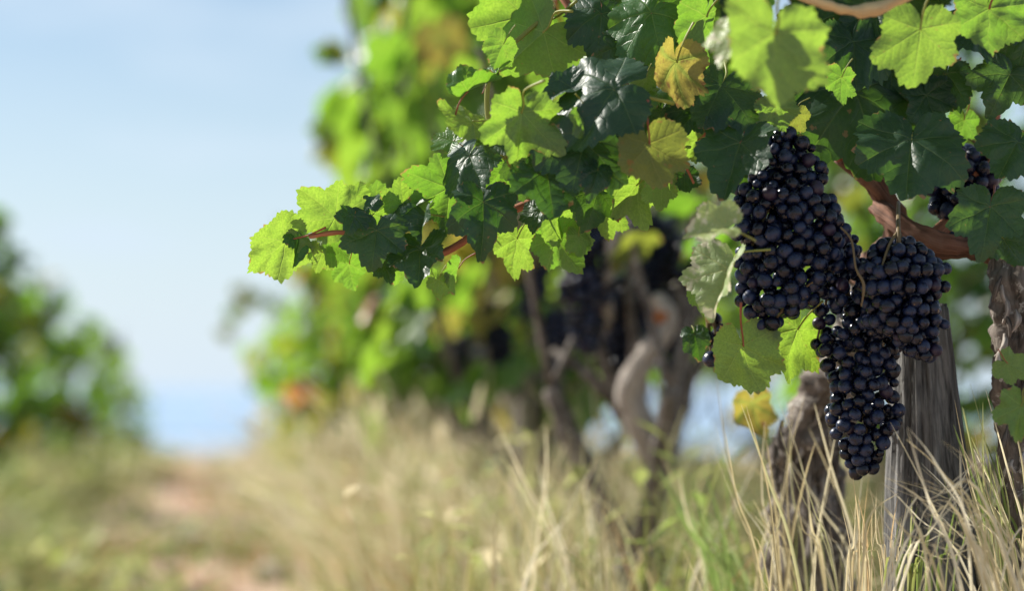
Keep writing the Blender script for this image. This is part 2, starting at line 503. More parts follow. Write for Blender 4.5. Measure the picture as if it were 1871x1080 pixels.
def leaf_mesh(name, seed, na=168, nr=9, fold=0.1, droop=0.18, cup=0.05, wave=0.07, deep=1.0, teeth=0.034, curl=0.0):
    rg = random.Random(seed)
    ph = [rg.uniform(0, 6.28) for _ in range(6)]
    sk = rg.uniform(-0.05, 0.05)
    verts, faces, uvs, rims = [(0, 0, 0)], [], [(0, 0)], [0.0]
    cr = rg.uniform(0.05, 0.13)
    for j in range(1, nr + 1):
        f = (j / nr) ** 0.9
        for i in range(na):
            ad = -180 + 360.0 * i / na
            a = R(ad)
            r = outline(ad, deep, 0)
            r *= 1 + 0.05 * math.sin(2 * a + ph[0]) + 0.04 * math.sin(3 * a + ph[1])
            k = i % 4
            saw = (0.0, 0.6, 1.0, 0.55)[k] * (0.35 + 0.9 * (0.5 + 0.5 * math.sin((i // 4) * 2.1 + ph[2])))
            if abs(ad) < 168:
                r *= 1 + teeth * 2.0 * (saw - 0.45) * f ** 6
            rr = r * f
            x, y = rr * math.sin(a), rr * math.cos(a)
            uvs.append((x, y)); rims.append(f)
            z = fold * abs(x) * (1 - 0.25 * abs(x)) - droop * (rr * rr) * 0.6 - droop * 0.5 * max(y, 0) ** 2
            va = min(abs(abs(a) - q) for q in (0.0, 0.90, 1.85))
            z += cup * rr * math.sin(min(va, 0.5) * 3.1)
            z += wave * rr ** 2 * (math.sin(5 * a + ph[3]) * 0.6 + math.sin(9 * a + ph[4]) * 0.4)
            z += 0.10 * noise.noise(Vector((x * 1.9 + seed, y * 1.9, seed * 0.37))) + cr * 0.45 * noise.noise(Vector((x * 5.0, y * 5.0 + seed, 2.0)))
            if curl:
                # one side rolled over
                e = max(0.0, x + 0.05)
                th = min(e * 2.6 * curl, 2.6)
                rad = 1 / (2.6 * curl)
                if e > 0:
                    x = -0.05 + rad * math.sin(th)
                    z += rad * (1 - math.cos(th))
            x += sk * y * y
            verts.append((x, y, z))
    for i in range(na):
        if i == na - 1: continue      # leave the petiole sinus open
        faces.append((0, 1 + (i + 1), 1 + i))
    for j in range(nr - 1):
        for i in range(na - 1):
            a = 1 + j * na + i
            faces.append((a, a + 1, a + na + 1, a + na))
    me = bpy.data.meshes.new(name)
    me.from_pydata(verts, [], faces)
    uvl = me.uv_layers.new(name='leaf')
    li = np.empty(len(me.loops), dtype=np.int32)
    me.loops.foreach_get('vertex_index', li)
    uvl.data.foreach_set('uv', np.array(uvs, dtype=np.float32)[li].ravel())
    ra = me.attributes.new('rim', 'FLOAT', 'POINT'); ra.data.foreach_set('value', rims)
    # make the upper face look along +Z
    if me.polygons[len(me.polygons) // 2].normal.z < 0:
        me.flip_normals()
    smooth(me)
    me.materials.append(MAT['leaf'])
    return me

HERO = [leaf_mesh('leaf_blade', 11, fold=0.05, droop=0.12, wave=0.08, deep=0.8),
        leaf_mesh('leaf_blade', 22, fold=0.22, droop=0.22, wave=0.07, deep=1.25),
        leaf_mesh('leaf_blade', 33, fold=-0.12, droop=0.30, wave=0.10, deep=0.65),
        leaf_mesh('leaf_blade', 44, fold=0.12, droop=-0.10, wave=0.12, deep=1.0),
        leaf_mesh('leaf_blade', 55, fold=0.02, droop=0.34, wave=0.13, deep=0.9),
        leaf_mesh('leaf_blade', 66, fold=0.35, droop=0.10, wave=0.06, deep=0.9),
        leaf_mesh('leaf_blade', 77, fold=-0.05, droop=0.16, wave=0.16, deep=0.7, teeth=0.04),
        leaf_mesh('leaf_blade', 88, fold=0.1, droop=0.1, wave=0.08, curl=0.55),
        leaf_mesh('leaf_blade', 99, fold=0.75, droop=0.12, wave=0.10, deep=1.0),
        leaf_mesh('leaf_blade', 123, fold=0.28, droop=0.42, wave=0.18, deep=1.2),
        leaf_mesh('leaf_blade', 145, fold=-0.25, droop=0.05, wave=0.20, deep=1.35),
        leaf_mesh('leaf_blade', 167, fold=0.15, droop=0.5, wave=0.12, deep=0.75)]
SMALL = [leaf_mesh('leaf_blade_far', 100 + k, na=28, nr=3, fold=random.Random(k).uniform(-0.1, 0.3), droop=random.Random(k + 9).uniform(0.05, 0.3), wave=0.1, teeth=0.05) for k in range(5)]

def petiole_mesh(seed):
    rg = random.Random(seed)
    pts = [Vector((0, 0.02, -0.012)), Vector((0, -0.14, -0.05)), Vector((rg.uniform(-.1, .1), -0.42, -0.16 + rg.uniform(-.1, .05))), Vector((rg.uniform(-.25, .25), -0.72, -0.36 + rg.uniform(-.15, .15)))]
    me = tube_mesh('petiole', pts, [0.018, 0.017, 0.019, 0.026], seg=7, steps=4)
    me.materials.append(MAT['petiole' if seed % 3 else 'petiole_red'])
    return me
PETIOLES = [petiole_mesh(k) for k in range(6)]
CAMF = Vector((0, -math.cos(PITCH), -math.sin(PITCH)))      # toward the camera
def leaf_matrix(center, size, roll, face, alpha, yaw, tipc=0.25):
    al, be = R(alpha), R(yaw)
    n = Vector((math.sin(be) * math.cos(al), -math.cos(be) * math.cos(al), math.sin(al)))
    t = Vector((math.sin(R(roll)), 0, math.cos(R(roll))))
    y = (t - n * t.dot(n)).normalized()
    z = n if face == 'U' else -n
    x = y.cross(z)
    M = Matrix((x, y, z)).transposed().to_4x4()
    S = Matrix.Diagonal((size, size, size, 1))
    M = M @ S
    M.translation = center - (M.to_3x3() @ Vector((0, tipc, 0)))
    return M

def add_leaf(parent, me, M, mat='leaf', petiole=None, label=None):
    o = bpy.data.objects.new('leaf', me)
    COL.objects.link(o)
    if mat != 'leaf':
        o.material_slots[0].link = 'OBJECT'
        o.material_slots[0].material = MAT[mat]
    place_world(o, parent, M)
    if label: o['label'] = label
    if petiole is not None:
        p = bpy.data.objects.new('petiole', petiole)
        COL.objects.link(p)
        p.parent = o
    return o

# ---------------------------------------------------------------- the near grapevine
rng = random.Random(7)
def build_main_vine():
    base = P(1475, 1150, 2.62); base.z = ground_z(base.x, base.y)
    vine = empty('grapevine', base)
    tag(vine, 'near grapevine in sharp focus, its leafy cane reaching out over the row', 'grapevine')
    def part(name, pts, rad, mat, **kw):
        me = tube_mesh(name, pts, rad, origin=base, **kw)
        return mesh_obj(name, me, vine, MAT[mat])
    # trunk, then the arms that leave its head
    part('trunk', [base - Vector((0, 0, 0.05)), P(1470, 1000, 2.62), P(1474, 880, 2.62), P(1482, 800, 2.6), P(1520, 725, 2.58), P(1568, 640, 2.54), P(1590, 500, 2.45)],
         [0.050, 0.038, 0.036, 0.037, 0.034, 0.026, 0.020], 'bark', seg=36, steps=14, bump=0.016, bfreq=38, ridge=0.010, seed=2.0)
    rs = random.Random(61)
    for k in range(34):
        py = rs.uniform(690, 1000); px = 1474 + (py < 800) * (800 - py) * 0.35 + rs.uniform(-72, 66)
        ln = rs.uniform(40, 130)
        part('bark_strip', [P(px, py, 2.575), P(px + rs.uniform(-8, 8), py + ln * .5, 2.565), P(px + rs.uniform(-22, 18), py + ln, 2.56)], [0.0012, 0.0035, 0.001], 'bark' if k % 3 else 'bark_grey', seg=5, steps=4, bump=0.001, bfreq=100)
    part('arm', [P(1580, 500, 2.45), P(1640, 425, 2.36), P(1600, 340, 2.32), P(1540, 285, 2.3)], [0.018, 0.012, 0.010, 0.009], 'arm_wood', seg=18, steps=10, bump=0.003, bfreq=60, ridge=0.003, seed=4.0)
    part('arm', [P(1600, 380, 2.33), P(1650, 415, 2.29), P(1700, 440, 2.28), P(1765, 452, 2.3), P(1850, 470, 2.36)], [0.009, 0.010, 0.0115, 0.011, 0.012], 'arm_wood', seg=18, steps=10, bump=0.003, bfreq=60, ridge=0.0035, seed=5.0)
    part('arm', [P(1725, 300, 2.33), P(1770, 322, 2.32), P(1830, 290, 2.32), P(1890, 285, 2.35)], [0.004, 0.005, 0.005, 0.005], 'cane', seg=10, steps=8, bump=0.001, bfreq=80)
    # canes
    part('cane', [P(1545, 290, 2.3), P(1420, 215, 2.29), P(1300, 235, 2.26), P(1215, 262, 2.24), P(1120, 320, 2.23), P(1040, 345, 2.215), P(935, 385, 2.21), P(870, 425, 2.21), P(800, 465, 2.205), P(725, 452, 2.205), P(640, 425, 2.20), P(565, 432, 2.2)],
         [0.0070, 0.0065, 0.006, 0.0055, 0.005, 0.0045, 0.004, 0.0037, 0.0034, 0.003, 0.0025, 0.002], 'cane', seg=10, steps=8, bump=0.0006, bfreq=120)
    part('cane', [P(1215, 262, 2.24), P(1130, 140, 2.26), P(1060, 40, 2.27), P(1000, -60, 2.3), P(960, -220, 2.35)], [0.005, 0.0045, 0.004, 0.004, 0.003], 'cane', seg=9, steps=8)
    part('cane', [P(1040, 345, 2.215), P(935, 300, 2.22), P(893, 220, 2.22), P(900, 120, 2.22), P(960, 60, 2.24), P(1015, 15, 2.25)], [0.0032, 0.0028, 0.0026, 0.0024, 0.0022, 0.002], 'petiole', seg=8, steps=8)
    part('cane', [P(1380, -40, 2.02), P(1495, 2, 2.0), P(1545, 17, 2.0), P(1588, 18, 2.0), P(1650, -4, 2.0), P(1760, -60, 2.0)], [0.0036, 0.0040, 0.0036, 0.0062, 0.0036, 0.0036], 'cane_tan', seg=14, steps=12, bump=0.0012, bfreq=140, ridge=0.001)
    part('cane', [P(1540, 285, 2.3), P(1560, 150, 2.3), P(1600, -20, 2.3), P(1650, -250, 2.32)], [0.007, 0.006, 0.005, 0.004], 'cane', seg=9, steps=8)
    part('cane', [P(1700, 440, 2.3), P(1790, 330, 2.36), P(1830, 120, 2.4), P(1840, -150, 2.4)], [0.008, 0.006, 0.005, 0.004], 'cane', seg=9, steps=8)
    part('tendril', [P(1536, 415, 2.15), P(1556, 440, 2.14), P(1564, 490, 2.13), P(1578, 520, 2.125), P(1574, 560, 2.125)], [0.0009, 0.0010, 0.0010, 0.0014, 0.0007], 'stalk', seg=7, steps=8)
    part('tendril', [P(1268, 335, 2.19), P(1250, 300, 2.19), P(1230, 285, 2.2), P(1226, 240, 2.22)], [0.0012, 0.0014, 0.0014, 0.0016], 'cane', seg=7, steps=8)

    # hero leaves: centre pixel, depth, width in pixels, tip direction (0 up, 90 right), face seen, tilt, yaw, shape, material
    G, K = 'L', 'U'
    H = [
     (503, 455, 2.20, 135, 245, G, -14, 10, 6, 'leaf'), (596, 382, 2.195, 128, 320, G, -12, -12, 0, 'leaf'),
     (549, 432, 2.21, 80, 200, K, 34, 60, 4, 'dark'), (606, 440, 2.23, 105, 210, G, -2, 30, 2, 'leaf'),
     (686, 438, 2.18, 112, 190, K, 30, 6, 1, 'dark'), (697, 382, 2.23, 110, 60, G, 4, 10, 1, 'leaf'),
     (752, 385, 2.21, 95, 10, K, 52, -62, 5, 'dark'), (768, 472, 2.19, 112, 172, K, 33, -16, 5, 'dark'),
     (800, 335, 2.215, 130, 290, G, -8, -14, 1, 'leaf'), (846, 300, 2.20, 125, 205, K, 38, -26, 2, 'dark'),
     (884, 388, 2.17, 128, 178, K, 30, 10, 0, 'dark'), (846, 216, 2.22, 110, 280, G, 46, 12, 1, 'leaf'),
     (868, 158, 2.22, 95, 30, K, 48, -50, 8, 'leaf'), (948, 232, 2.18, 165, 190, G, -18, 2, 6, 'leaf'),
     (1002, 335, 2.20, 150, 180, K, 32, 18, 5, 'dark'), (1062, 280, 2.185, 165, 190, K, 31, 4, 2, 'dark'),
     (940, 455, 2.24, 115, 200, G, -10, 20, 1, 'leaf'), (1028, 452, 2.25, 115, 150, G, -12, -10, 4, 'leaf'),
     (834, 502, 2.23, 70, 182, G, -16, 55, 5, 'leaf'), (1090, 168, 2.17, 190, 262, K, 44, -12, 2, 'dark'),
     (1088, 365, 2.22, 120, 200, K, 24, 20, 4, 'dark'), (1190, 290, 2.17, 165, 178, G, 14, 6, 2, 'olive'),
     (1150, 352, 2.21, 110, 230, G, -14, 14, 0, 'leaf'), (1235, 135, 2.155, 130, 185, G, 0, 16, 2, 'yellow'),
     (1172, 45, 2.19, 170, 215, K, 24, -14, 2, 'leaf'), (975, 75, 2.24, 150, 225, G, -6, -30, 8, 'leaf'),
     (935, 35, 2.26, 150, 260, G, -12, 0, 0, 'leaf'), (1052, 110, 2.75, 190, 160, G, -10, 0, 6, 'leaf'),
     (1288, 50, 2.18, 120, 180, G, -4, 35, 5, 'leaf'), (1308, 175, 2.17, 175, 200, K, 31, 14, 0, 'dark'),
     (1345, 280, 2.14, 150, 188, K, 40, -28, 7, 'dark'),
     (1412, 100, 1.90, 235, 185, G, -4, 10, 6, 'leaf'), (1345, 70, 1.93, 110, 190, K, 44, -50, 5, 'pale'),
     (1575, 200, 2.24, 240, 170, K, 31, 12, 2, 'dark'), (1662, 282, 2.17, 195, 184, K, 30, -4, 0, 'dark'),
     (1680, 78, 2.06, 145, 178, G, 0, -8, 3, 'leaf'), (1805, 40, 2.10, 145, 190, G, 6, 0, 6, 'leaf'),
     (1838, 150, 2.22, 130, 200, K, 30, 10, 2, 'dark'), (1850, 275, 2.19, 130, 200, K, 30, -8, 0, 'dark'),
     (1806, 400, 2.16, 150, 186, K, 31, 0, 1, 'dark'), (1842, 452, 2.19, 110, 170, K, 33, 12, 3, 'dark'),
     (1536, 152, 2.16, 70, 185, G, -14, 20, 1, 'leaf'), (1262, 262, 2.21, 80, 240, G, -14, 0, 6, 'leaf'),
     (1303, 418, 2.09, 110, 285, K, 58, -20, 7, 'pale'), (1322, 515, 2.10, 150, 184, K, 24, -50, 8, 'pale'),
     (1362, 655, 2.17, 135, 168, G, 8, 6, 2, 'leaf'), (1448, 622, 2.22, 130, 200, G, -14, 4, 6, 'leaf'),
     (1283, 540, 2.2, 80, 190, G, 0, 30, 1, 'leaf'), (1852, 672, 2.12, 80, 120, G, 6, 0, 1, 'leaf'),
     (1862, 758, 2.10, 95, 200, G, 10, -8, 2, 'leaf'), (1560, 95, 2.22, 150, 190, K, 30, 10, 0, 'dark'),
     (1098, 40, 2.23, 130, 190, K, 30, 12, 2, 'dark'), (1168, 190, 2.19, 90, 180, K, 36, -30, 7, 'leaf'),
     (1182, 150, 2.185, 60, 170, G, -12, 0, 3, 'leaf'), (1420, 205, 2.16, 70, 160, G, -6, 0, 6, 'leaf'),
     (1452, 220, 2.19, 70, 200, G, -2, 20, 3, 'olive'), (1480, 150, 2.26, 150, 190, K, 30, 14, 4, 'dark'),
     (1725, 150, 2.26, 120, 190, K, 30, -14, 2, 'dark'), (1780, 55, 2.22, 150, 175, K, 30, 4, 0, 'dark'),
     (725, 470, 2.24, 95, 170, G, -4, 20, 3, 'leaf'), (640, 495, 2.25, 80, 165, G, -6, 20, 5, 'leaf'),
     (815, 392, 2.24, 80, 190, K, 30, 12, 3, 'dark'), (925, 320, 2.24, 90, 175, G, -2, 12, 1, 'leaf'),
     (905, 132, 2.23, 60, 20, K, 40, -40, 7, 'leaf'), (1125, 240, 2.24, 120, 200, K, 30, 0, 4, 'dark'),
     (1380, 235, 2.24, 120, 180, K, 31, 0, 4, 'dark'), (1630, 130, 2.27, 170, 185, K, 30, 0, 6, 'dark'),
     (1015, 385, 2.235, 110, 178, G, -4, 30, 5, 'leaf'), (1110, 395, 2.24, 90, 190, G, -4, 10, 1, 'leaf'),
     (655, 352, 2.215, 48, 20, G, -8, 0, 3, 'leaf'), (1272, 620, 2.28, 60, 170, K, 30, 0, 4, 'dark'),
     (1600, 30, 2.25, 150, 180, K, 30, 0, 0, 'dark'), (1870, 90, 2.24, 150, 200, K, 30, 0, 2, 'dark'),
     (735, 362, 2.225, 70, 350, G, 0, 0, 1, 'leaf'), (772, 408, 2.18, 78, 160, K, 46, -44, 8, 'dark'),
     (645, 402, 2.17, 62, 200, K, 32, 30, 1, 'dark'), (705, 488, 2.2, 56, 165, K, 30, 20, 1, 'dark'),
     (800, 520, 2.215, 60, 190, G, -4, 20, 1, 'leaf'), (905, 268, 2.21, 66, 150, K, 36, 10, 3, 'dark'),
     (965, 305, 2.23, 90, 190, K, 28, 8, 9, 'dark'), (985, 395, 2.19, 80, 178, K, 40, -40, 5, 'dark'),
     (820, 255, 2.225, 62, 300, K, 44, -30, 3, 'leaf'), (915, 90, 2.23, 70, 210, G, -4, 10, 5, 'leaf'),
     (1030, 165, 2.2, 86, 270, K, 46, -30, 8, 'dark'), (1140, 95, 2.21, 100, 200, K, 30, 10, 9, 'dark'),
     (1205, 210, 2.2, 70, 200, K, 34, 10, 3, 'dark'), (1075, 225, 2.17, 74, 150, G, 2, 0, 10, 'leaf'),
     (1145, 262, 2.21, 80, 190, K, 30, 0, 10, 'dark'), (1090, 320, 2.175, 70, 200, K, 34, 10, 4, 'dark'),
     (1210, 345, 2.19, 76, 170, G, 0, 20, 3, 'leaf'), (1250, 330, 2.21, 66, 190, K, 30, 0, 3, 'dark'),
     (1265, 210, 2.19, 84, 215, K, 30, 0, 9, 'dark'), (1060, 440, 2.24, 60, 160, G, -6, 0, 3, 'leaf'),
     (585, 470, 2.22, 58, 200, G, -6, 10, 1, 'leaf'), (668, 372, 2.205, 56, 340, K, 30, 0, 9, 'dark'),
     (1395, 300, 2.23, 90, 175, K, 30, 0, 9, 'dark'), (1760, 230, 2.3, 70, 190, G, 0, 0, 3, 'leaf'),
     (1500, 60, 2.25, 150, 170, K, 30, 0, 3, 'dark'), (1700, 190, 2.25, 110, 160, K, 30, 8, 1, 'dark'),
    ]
    for i, (cx, cy, D, w, roll, face, al, yw, shp, mt) in enumerate(H):
        for q in (P(1320, 505, 2.1), P(1300, 415, 2.09), P(1325, 560, 2.1)):
            e = P(cx, cy, D) - q
            t = e.dot(SUN_DIR)
            if t > 0.02 and (e - SUN_DIR * t).length < 0.045: D -= 0.085; break
        size = px_size(w, D) / 1.42
        M = leaf_matrix(P(cx, cy, D), size, roll + rng.uniform(-6, 6), face, al + rng.uniform(-9, 8), yw + (16 if face == 'L' else 0) + rng.uniform(-4, 4))
        if i % 3 == 1 and w < 180 and shp in (0, 2, 4, 6): shp = (9, 10, 11)[(i // 3) % 3]
        M = M @ Matrix.Diagonal((rng.uniform(.82, 1.12), rng.uniform(.88, 1.12), rng.uniform(.8, 1.5), 1))
        add_leaf(vine, HERO[shp], M, mt, PETIOLES[i % 6])
    # light lanes: keep the canopy open along the sun's ray to the leaves that the photograph shows lit
    lanes = [P(h[0], h[1], h[2]) for h in H if h[5] == 'L' and h[6] < 8 and h[9] in ('leaf', 'yellow')]
    lanes += [P(1500, y, 2.2) for y in (600, 690, 780)] + [P(1320, 510, 2.1), P(1300, 415, 2.09), P(1700, 900, 2.15), P(1800, 850, 2.2), P(1640, 850, 2.17), P(1500, 850, 2.4), P(1850, 600, 2.2)]
    def blocks(c, rad):
        for q in lanes:
            d = c - q
            t = d.dot(SUN_DIR)
            if t > 0 and (d - SUN_DIR * t).length < rad: return True
        return False
    # canopy behind and above the picture that shades the fruit
    for i in range(34):
        cx = rng.uniform(1080, 1900); cy = rng.uniform(-40, 210); D = rng.uniform(2.34, 2.62)
        if 1690 < cx < 1870 and cy > 90: continue
        if cx < 1230 and cy > 120: continue
        if blocks(P(cx, cy, D), 0.05): continue
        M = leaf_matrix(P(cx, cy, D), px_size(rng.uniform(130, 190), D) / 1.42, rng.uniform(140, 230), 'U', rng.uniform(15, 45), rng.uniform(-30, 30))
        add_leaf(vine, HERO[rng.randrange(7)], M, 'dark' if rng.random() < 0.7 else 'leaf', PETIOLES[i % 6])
    for i in range(200):
        cx = rng.uniform(820, 1900); cy = rng.uniform(-620, -70); D = rng.uniform(2.0, 2.85)
        if cx < 1000 and cy > -200: continue
        if D < 2.1 and cy > -160: continue
        if blocks(P(cx, cy, D), 0.06): continue
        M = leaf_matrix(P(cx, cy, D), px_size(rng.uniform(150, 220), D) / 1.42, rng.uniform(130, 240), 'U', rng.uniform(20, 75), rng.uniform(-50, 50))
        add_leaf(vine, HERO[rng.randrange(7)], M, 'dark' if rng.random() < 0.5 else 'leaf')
    return vine
main_vine = build_main_vine()

# ---------------------------------------------------------------- grape bunches
def uv_sphere(name, seg, rings):
    verts = [(0, 0, -1)]
    for j in range(1, rings):
        th = math.pi * j / rings
        for i in range(seg):
            a = 2 * math.pi * i / seg
            verts.append((math.sin(th) * math.cos(a), math.sin(th) * math.sin(a), -math.cos(th)))
    verts.append((0, 0, 1))
    faces = []
    for i in range(seg):
        faces.append((0, 1 + (i + 1) % seg, 1 + i))
        for j in range(rings - 2):
            a = 1 + j * seg + i; b = 1 + j * seg + (i + 1) % seg
            faces.append((a, b, b + seg, a + seg))
        faces.append((1 + (rings - 2) * seg + i, 1 + (rings - 2) * seg + (i + 1) % seg, len(verts) - 1))
    me = new_mesh(name, verts, faces)
    me.materials.append(MAT['berry'])
    return me
BERRY = uv_sphere('berry', 18, 10)
BERRY_FAR = uv_sphere('berry_far', 10, 6)

def bunch(profile, D, berry_px, seed, label, depth=0.85, far=False, group='bunches of dark grapes'):
    """profile: rows of (y, left, right) in pixels from top to bottom"""
    rg = random.Random(seed)
    top = P((profile[0][1] + profile[0][2]) / 2, profile[0][0], D)
    b = empty('grape_bunch', top)
    tag(b, label, 'grapes', group)
    d = px_size(berry_px, D)
    rb = d / 2
    def at(y):
        for (y0, l0, r0), (y1, l1, r1) in zip(profile, profile[1:]):
            if y <= y1:
                t = (y - y0) / (y1 - y0)
                return l0 + (l1 - l0) * t, r0 + (r1 - r0) * t
        return profile[-1][1:]
    y0, y1 = profile[0][0] + berry_px * 0.45, profile[-1][0] - berry_px * 0.45
    pts = []
    tries = 0
    while tries < 22000:
        tries += 1
        y = rg.uniform(y0, y1)
        l, r = at(y)
        c, hw = (l + r) / 2, max((r - l) / 2 - berry_px * 0.46, 1.0)
        hw *= 0.97 + 0.26 * noise.noise(Vector((y * 0.028, seed * 3.7, 0))) + 0.22 * noise.noise(Vector((y * 0.06, seed * 1.7, 3)))
        a = rg.uniform(0, 2 * math.pi) if rg.random() < 0.45 else rg.uniform(math.pi * 0.95, 2.05 * math.pi)
        rad = rg.choice((1.06, 1.0, 0.97, 0.9, 0.75, 0.5, 0.25))
        x = c + hw * rad * math.cos(a)
        dz = px_size(min(hw, 95) * depth * rad * math.sin(a), D)
        p = P(x, y, D + dz)
        if all((p - q).length > d * 0.76 for q in pts):
            pts.append(p)
        if len(pts) > 298: break
    pts = [p for p in pts if sum((p - q).length < d * 1.2 for q in pts) > 3]      # nothing hangs loose
    me = BERRY_FAR if far else BERRY
    for p in pts:
        o = bpy.data.objects.new('berry', me)
        COL.objects.link(o)
        s = rb * (rg.uniform(0.84, 1.12) if rg.random() < 0.85 else rg.uniform(0.6, 0.8))
        sq = rg.uniform(0.90, 1.04)
        M = Matrix.Translation(p) @ Matrix.Rotation(rg.uniform(-1.3, 1.3), 4, 'X') @ Matrix.Rotation(rg.uniform(-1.3, 1.3), 4, 'Y') @ Matrix.Diagonal((s * sq, s, s * rg.uniform(0.96, 1.10), 1))
        place_world(o, b, M)
    # stalk with side branches inside the bunch
    n = 5
    spine = []
    for k in range(n + 1):
        y = profile[0][0] - 62 + (y1 - profile[0][0] + 42) * k / n
        l, r = at(max(y, profile[0][0]))
        spine.append(P((l + r) / 2 + rg.uniform(-6, 6), y, D + (0.09 if k == 0 else 0)))
    st = mesh_obj('stalk', tube_mesh('stalk', spine, [0.0019, 0.0022, 0.0022, 0.002, 0.0016, 0.001], origin=top, seg=8, steps=5), b, MAT['stalk'])
    for k in range(10):
        q = rg.choice(spine[1:])
        e = rg.choice(pts)
        if (e - q).length < 0.09:
            mesh_obj('side_stalk', tube_mesh('side_stalk', [q, (q + e) / 2 + Vector((0, 0, 0.006)), e], [0.0016, 0.0013, 0.001], origin=top, seg=6, steps=4), b, MAT['stalk'])
    return b

bunch([(228, 1395, 1450), (265, 1382, 1490), (310, 1368, 1515), (365, 1328, 1530), (400, 1328, 1548), (450, 1345, 1552), (500, 1352, 1530), (545, 1350, 1500), (590, 1362, 1445), (640, 1378, 1412)],
      2.185, 27.5, 1, 'large broad bunch of blue-black grapes beside the pale curled leaf', depth=0.62)
bunch([(425, 1490, 1570), (480, 1478, 1600), (540, 1482, 1625), (600, 1492, 1645), (655, 1492, 1648), (700, 1512, 1646), (760, 1512, 1642), (815, 1518, 1630), (850, 1540, 1612), (878, 1562, 1596)],
      2.215, 25.5, 2, 'longest bunch of black grapes, hanging lowest and tapering to a point before the post')
bunch([(432, 1610, 1668), (470, 1572, 1715), (505, 1566, 1734), (560, 1574, 1722), (605, 1600, 1722), (640, 1645, 1724), (664, 1672, 1708)],
      2.17, 26, 3, 'short wide bunch of dark grapes hanging over the top of the post')
bunch([(255, 1712, 1790), (300, 1700, 1835), (360, 1690, 1830), (410, 1700, 1800), (450, 1730, 1770)],
      2.33, 31, 4, 'shaded bunch of black grapes half hidden under the leaves above the post', depth=0.7)
bunch([(560, 1262, 1310), (610, 1268, 1345), (660, 1285, 1345), (695, 1310, 1345)],
      2.34, 30, 5, 'small dark grape bunch peeping out behind the olive green leaf', depth=0.8)

# ---------------------------------------------------------------- wooden post
def build_post():
    top = P(1680, 560, 2.30)
    bx = P(1703, 1080, 2.30)
    base = Vector((bx.x + 0.012, bx.y, 0)); base.z = ground_z(base.x, base.y)
    d = (top - base)
    n, seg = 80, 110
    verts, faces, gv = [], [], []
    for j in range(n + 1):
        t = j / n
        c = base - Vector((0, 0, 0.08)) + (d + Vector((0, 0, 0.08))) * t
        w = 0.074 - 0.049 * t
        for k in range(seg):
            a = 2 * math.pi * k / seg
            ca, sa = math.cos(a), math.sin(a)
            sq = (abs(ca) ** 3.2 + abs(sa) ** 3.2) ** (-1 / 3.2)
            r = w * sq
            h = t * 0.6
            g = noise.noise(Vector((ca * 4.5, sa * 4.5, h * 2.2)))
            g2 = noise.noise(Vector((ca * 14, sa * 14, h * 3.5 + 5)))
            r += 0.0042 * g - 0.016 * max(0.0, 0.22 - abs(g2) * 2.0) + 0.0012 * noise.noise(Vector((ca * 30, sa * 30, h * 9)))
            rag = (0.012 * noise.noise(Vector((ca * 5, sa * 5, 1.7)))) * max(0, (t - 0.9) * 10)
            verts.append(c + Vector((ca * r, sa * r, rag)))
            gv.append((ca * w, sa * w, h))
        if j == n:
            ctop = len(verts); verts.append(c + Vector((0, 0, 0.004))); gv.append((0, 0, 0.6))
    for j in range(n):
        for k in range(seg):
            a = j * seg + k; b = j * seg + (k + 1) % seg
            faces.append((a, b, b + seg, a + seg))
    for k in range(seg):
        faces.append((ctop, n * seg + k, n * seg + (k + 1) % seg))
    me = new_mesh('wooden_post', [tuple(v - base) for v in verts], faces)
    at = me.attributes.new('gv', 'FLOAT_VECTOR', 'POINT')
    at.data.foreach_set('vector', [q for t in gv for q in t])
    o = mesh_obj('wooden_post', me, None, MAT['post'])
    o.location = base
    tag(o, 'dark weathered wooden post with cracked vertical grain standing in the straw', 'post')
build_post()

# ---------------------------------------------------------------- old vine trunk at the picture edge
def build_edge_vine():
    b = P(1872, 1080, 2.26); base = Vector((b.x, b.y, ground_z(b.x, b.y)))
    v = empty('old_vine_trunk', base)
    tag(v, 'gnarled sunlit vine trunk with flaking bark at the right edge behind the post', 'vine trunk')
    me = tube_mesh('trunk', [base - Vector((0, 0, 0.05)), P(1888, 1000, 2.26), P(1872, 850, 2.26), P(1862, 700, 2.26), P(1868, 600, 2.26), P(1862, 500, 2.27), P(1875, 430, 2.3)],
                   [0.034, 0.027, 0.022, 0.021, 0.024, 0.026, 0.02], origin=base, seg=40, steps=16, bump=0.008, bfreq=48, ridge=0.007, seed=8.0)
    mesh_obj('trunk', me, v, MAT['bark'])
    rg = random.Random(31)
    for k in range(22):
        py = rg.uniform(500, 860); px = 1866 + rg.uniform(-44, 30)
        D = 2.25 - 0.02 * rg.random()
        ln = rg.uniform(20, 60)
        p0 = P(px, py, D); p1 = P(px + rg.uniform(-14, 8), py + ln * 0.5, D - 0.006); p2 = P(px + rg.uniform(-20, 12), py + ln, D - 0.004)
        mesh_obj('bark_flake', tube_mesh('bark_flake', [p0, p1, p2], [0.0012, 0.003, 0.0008], origin=base, seg=5, steps=4, bump=0.001, bfreq=120), v, MAT['bark_grey' if k % 2 else 'bark'])
build_edge_vine()

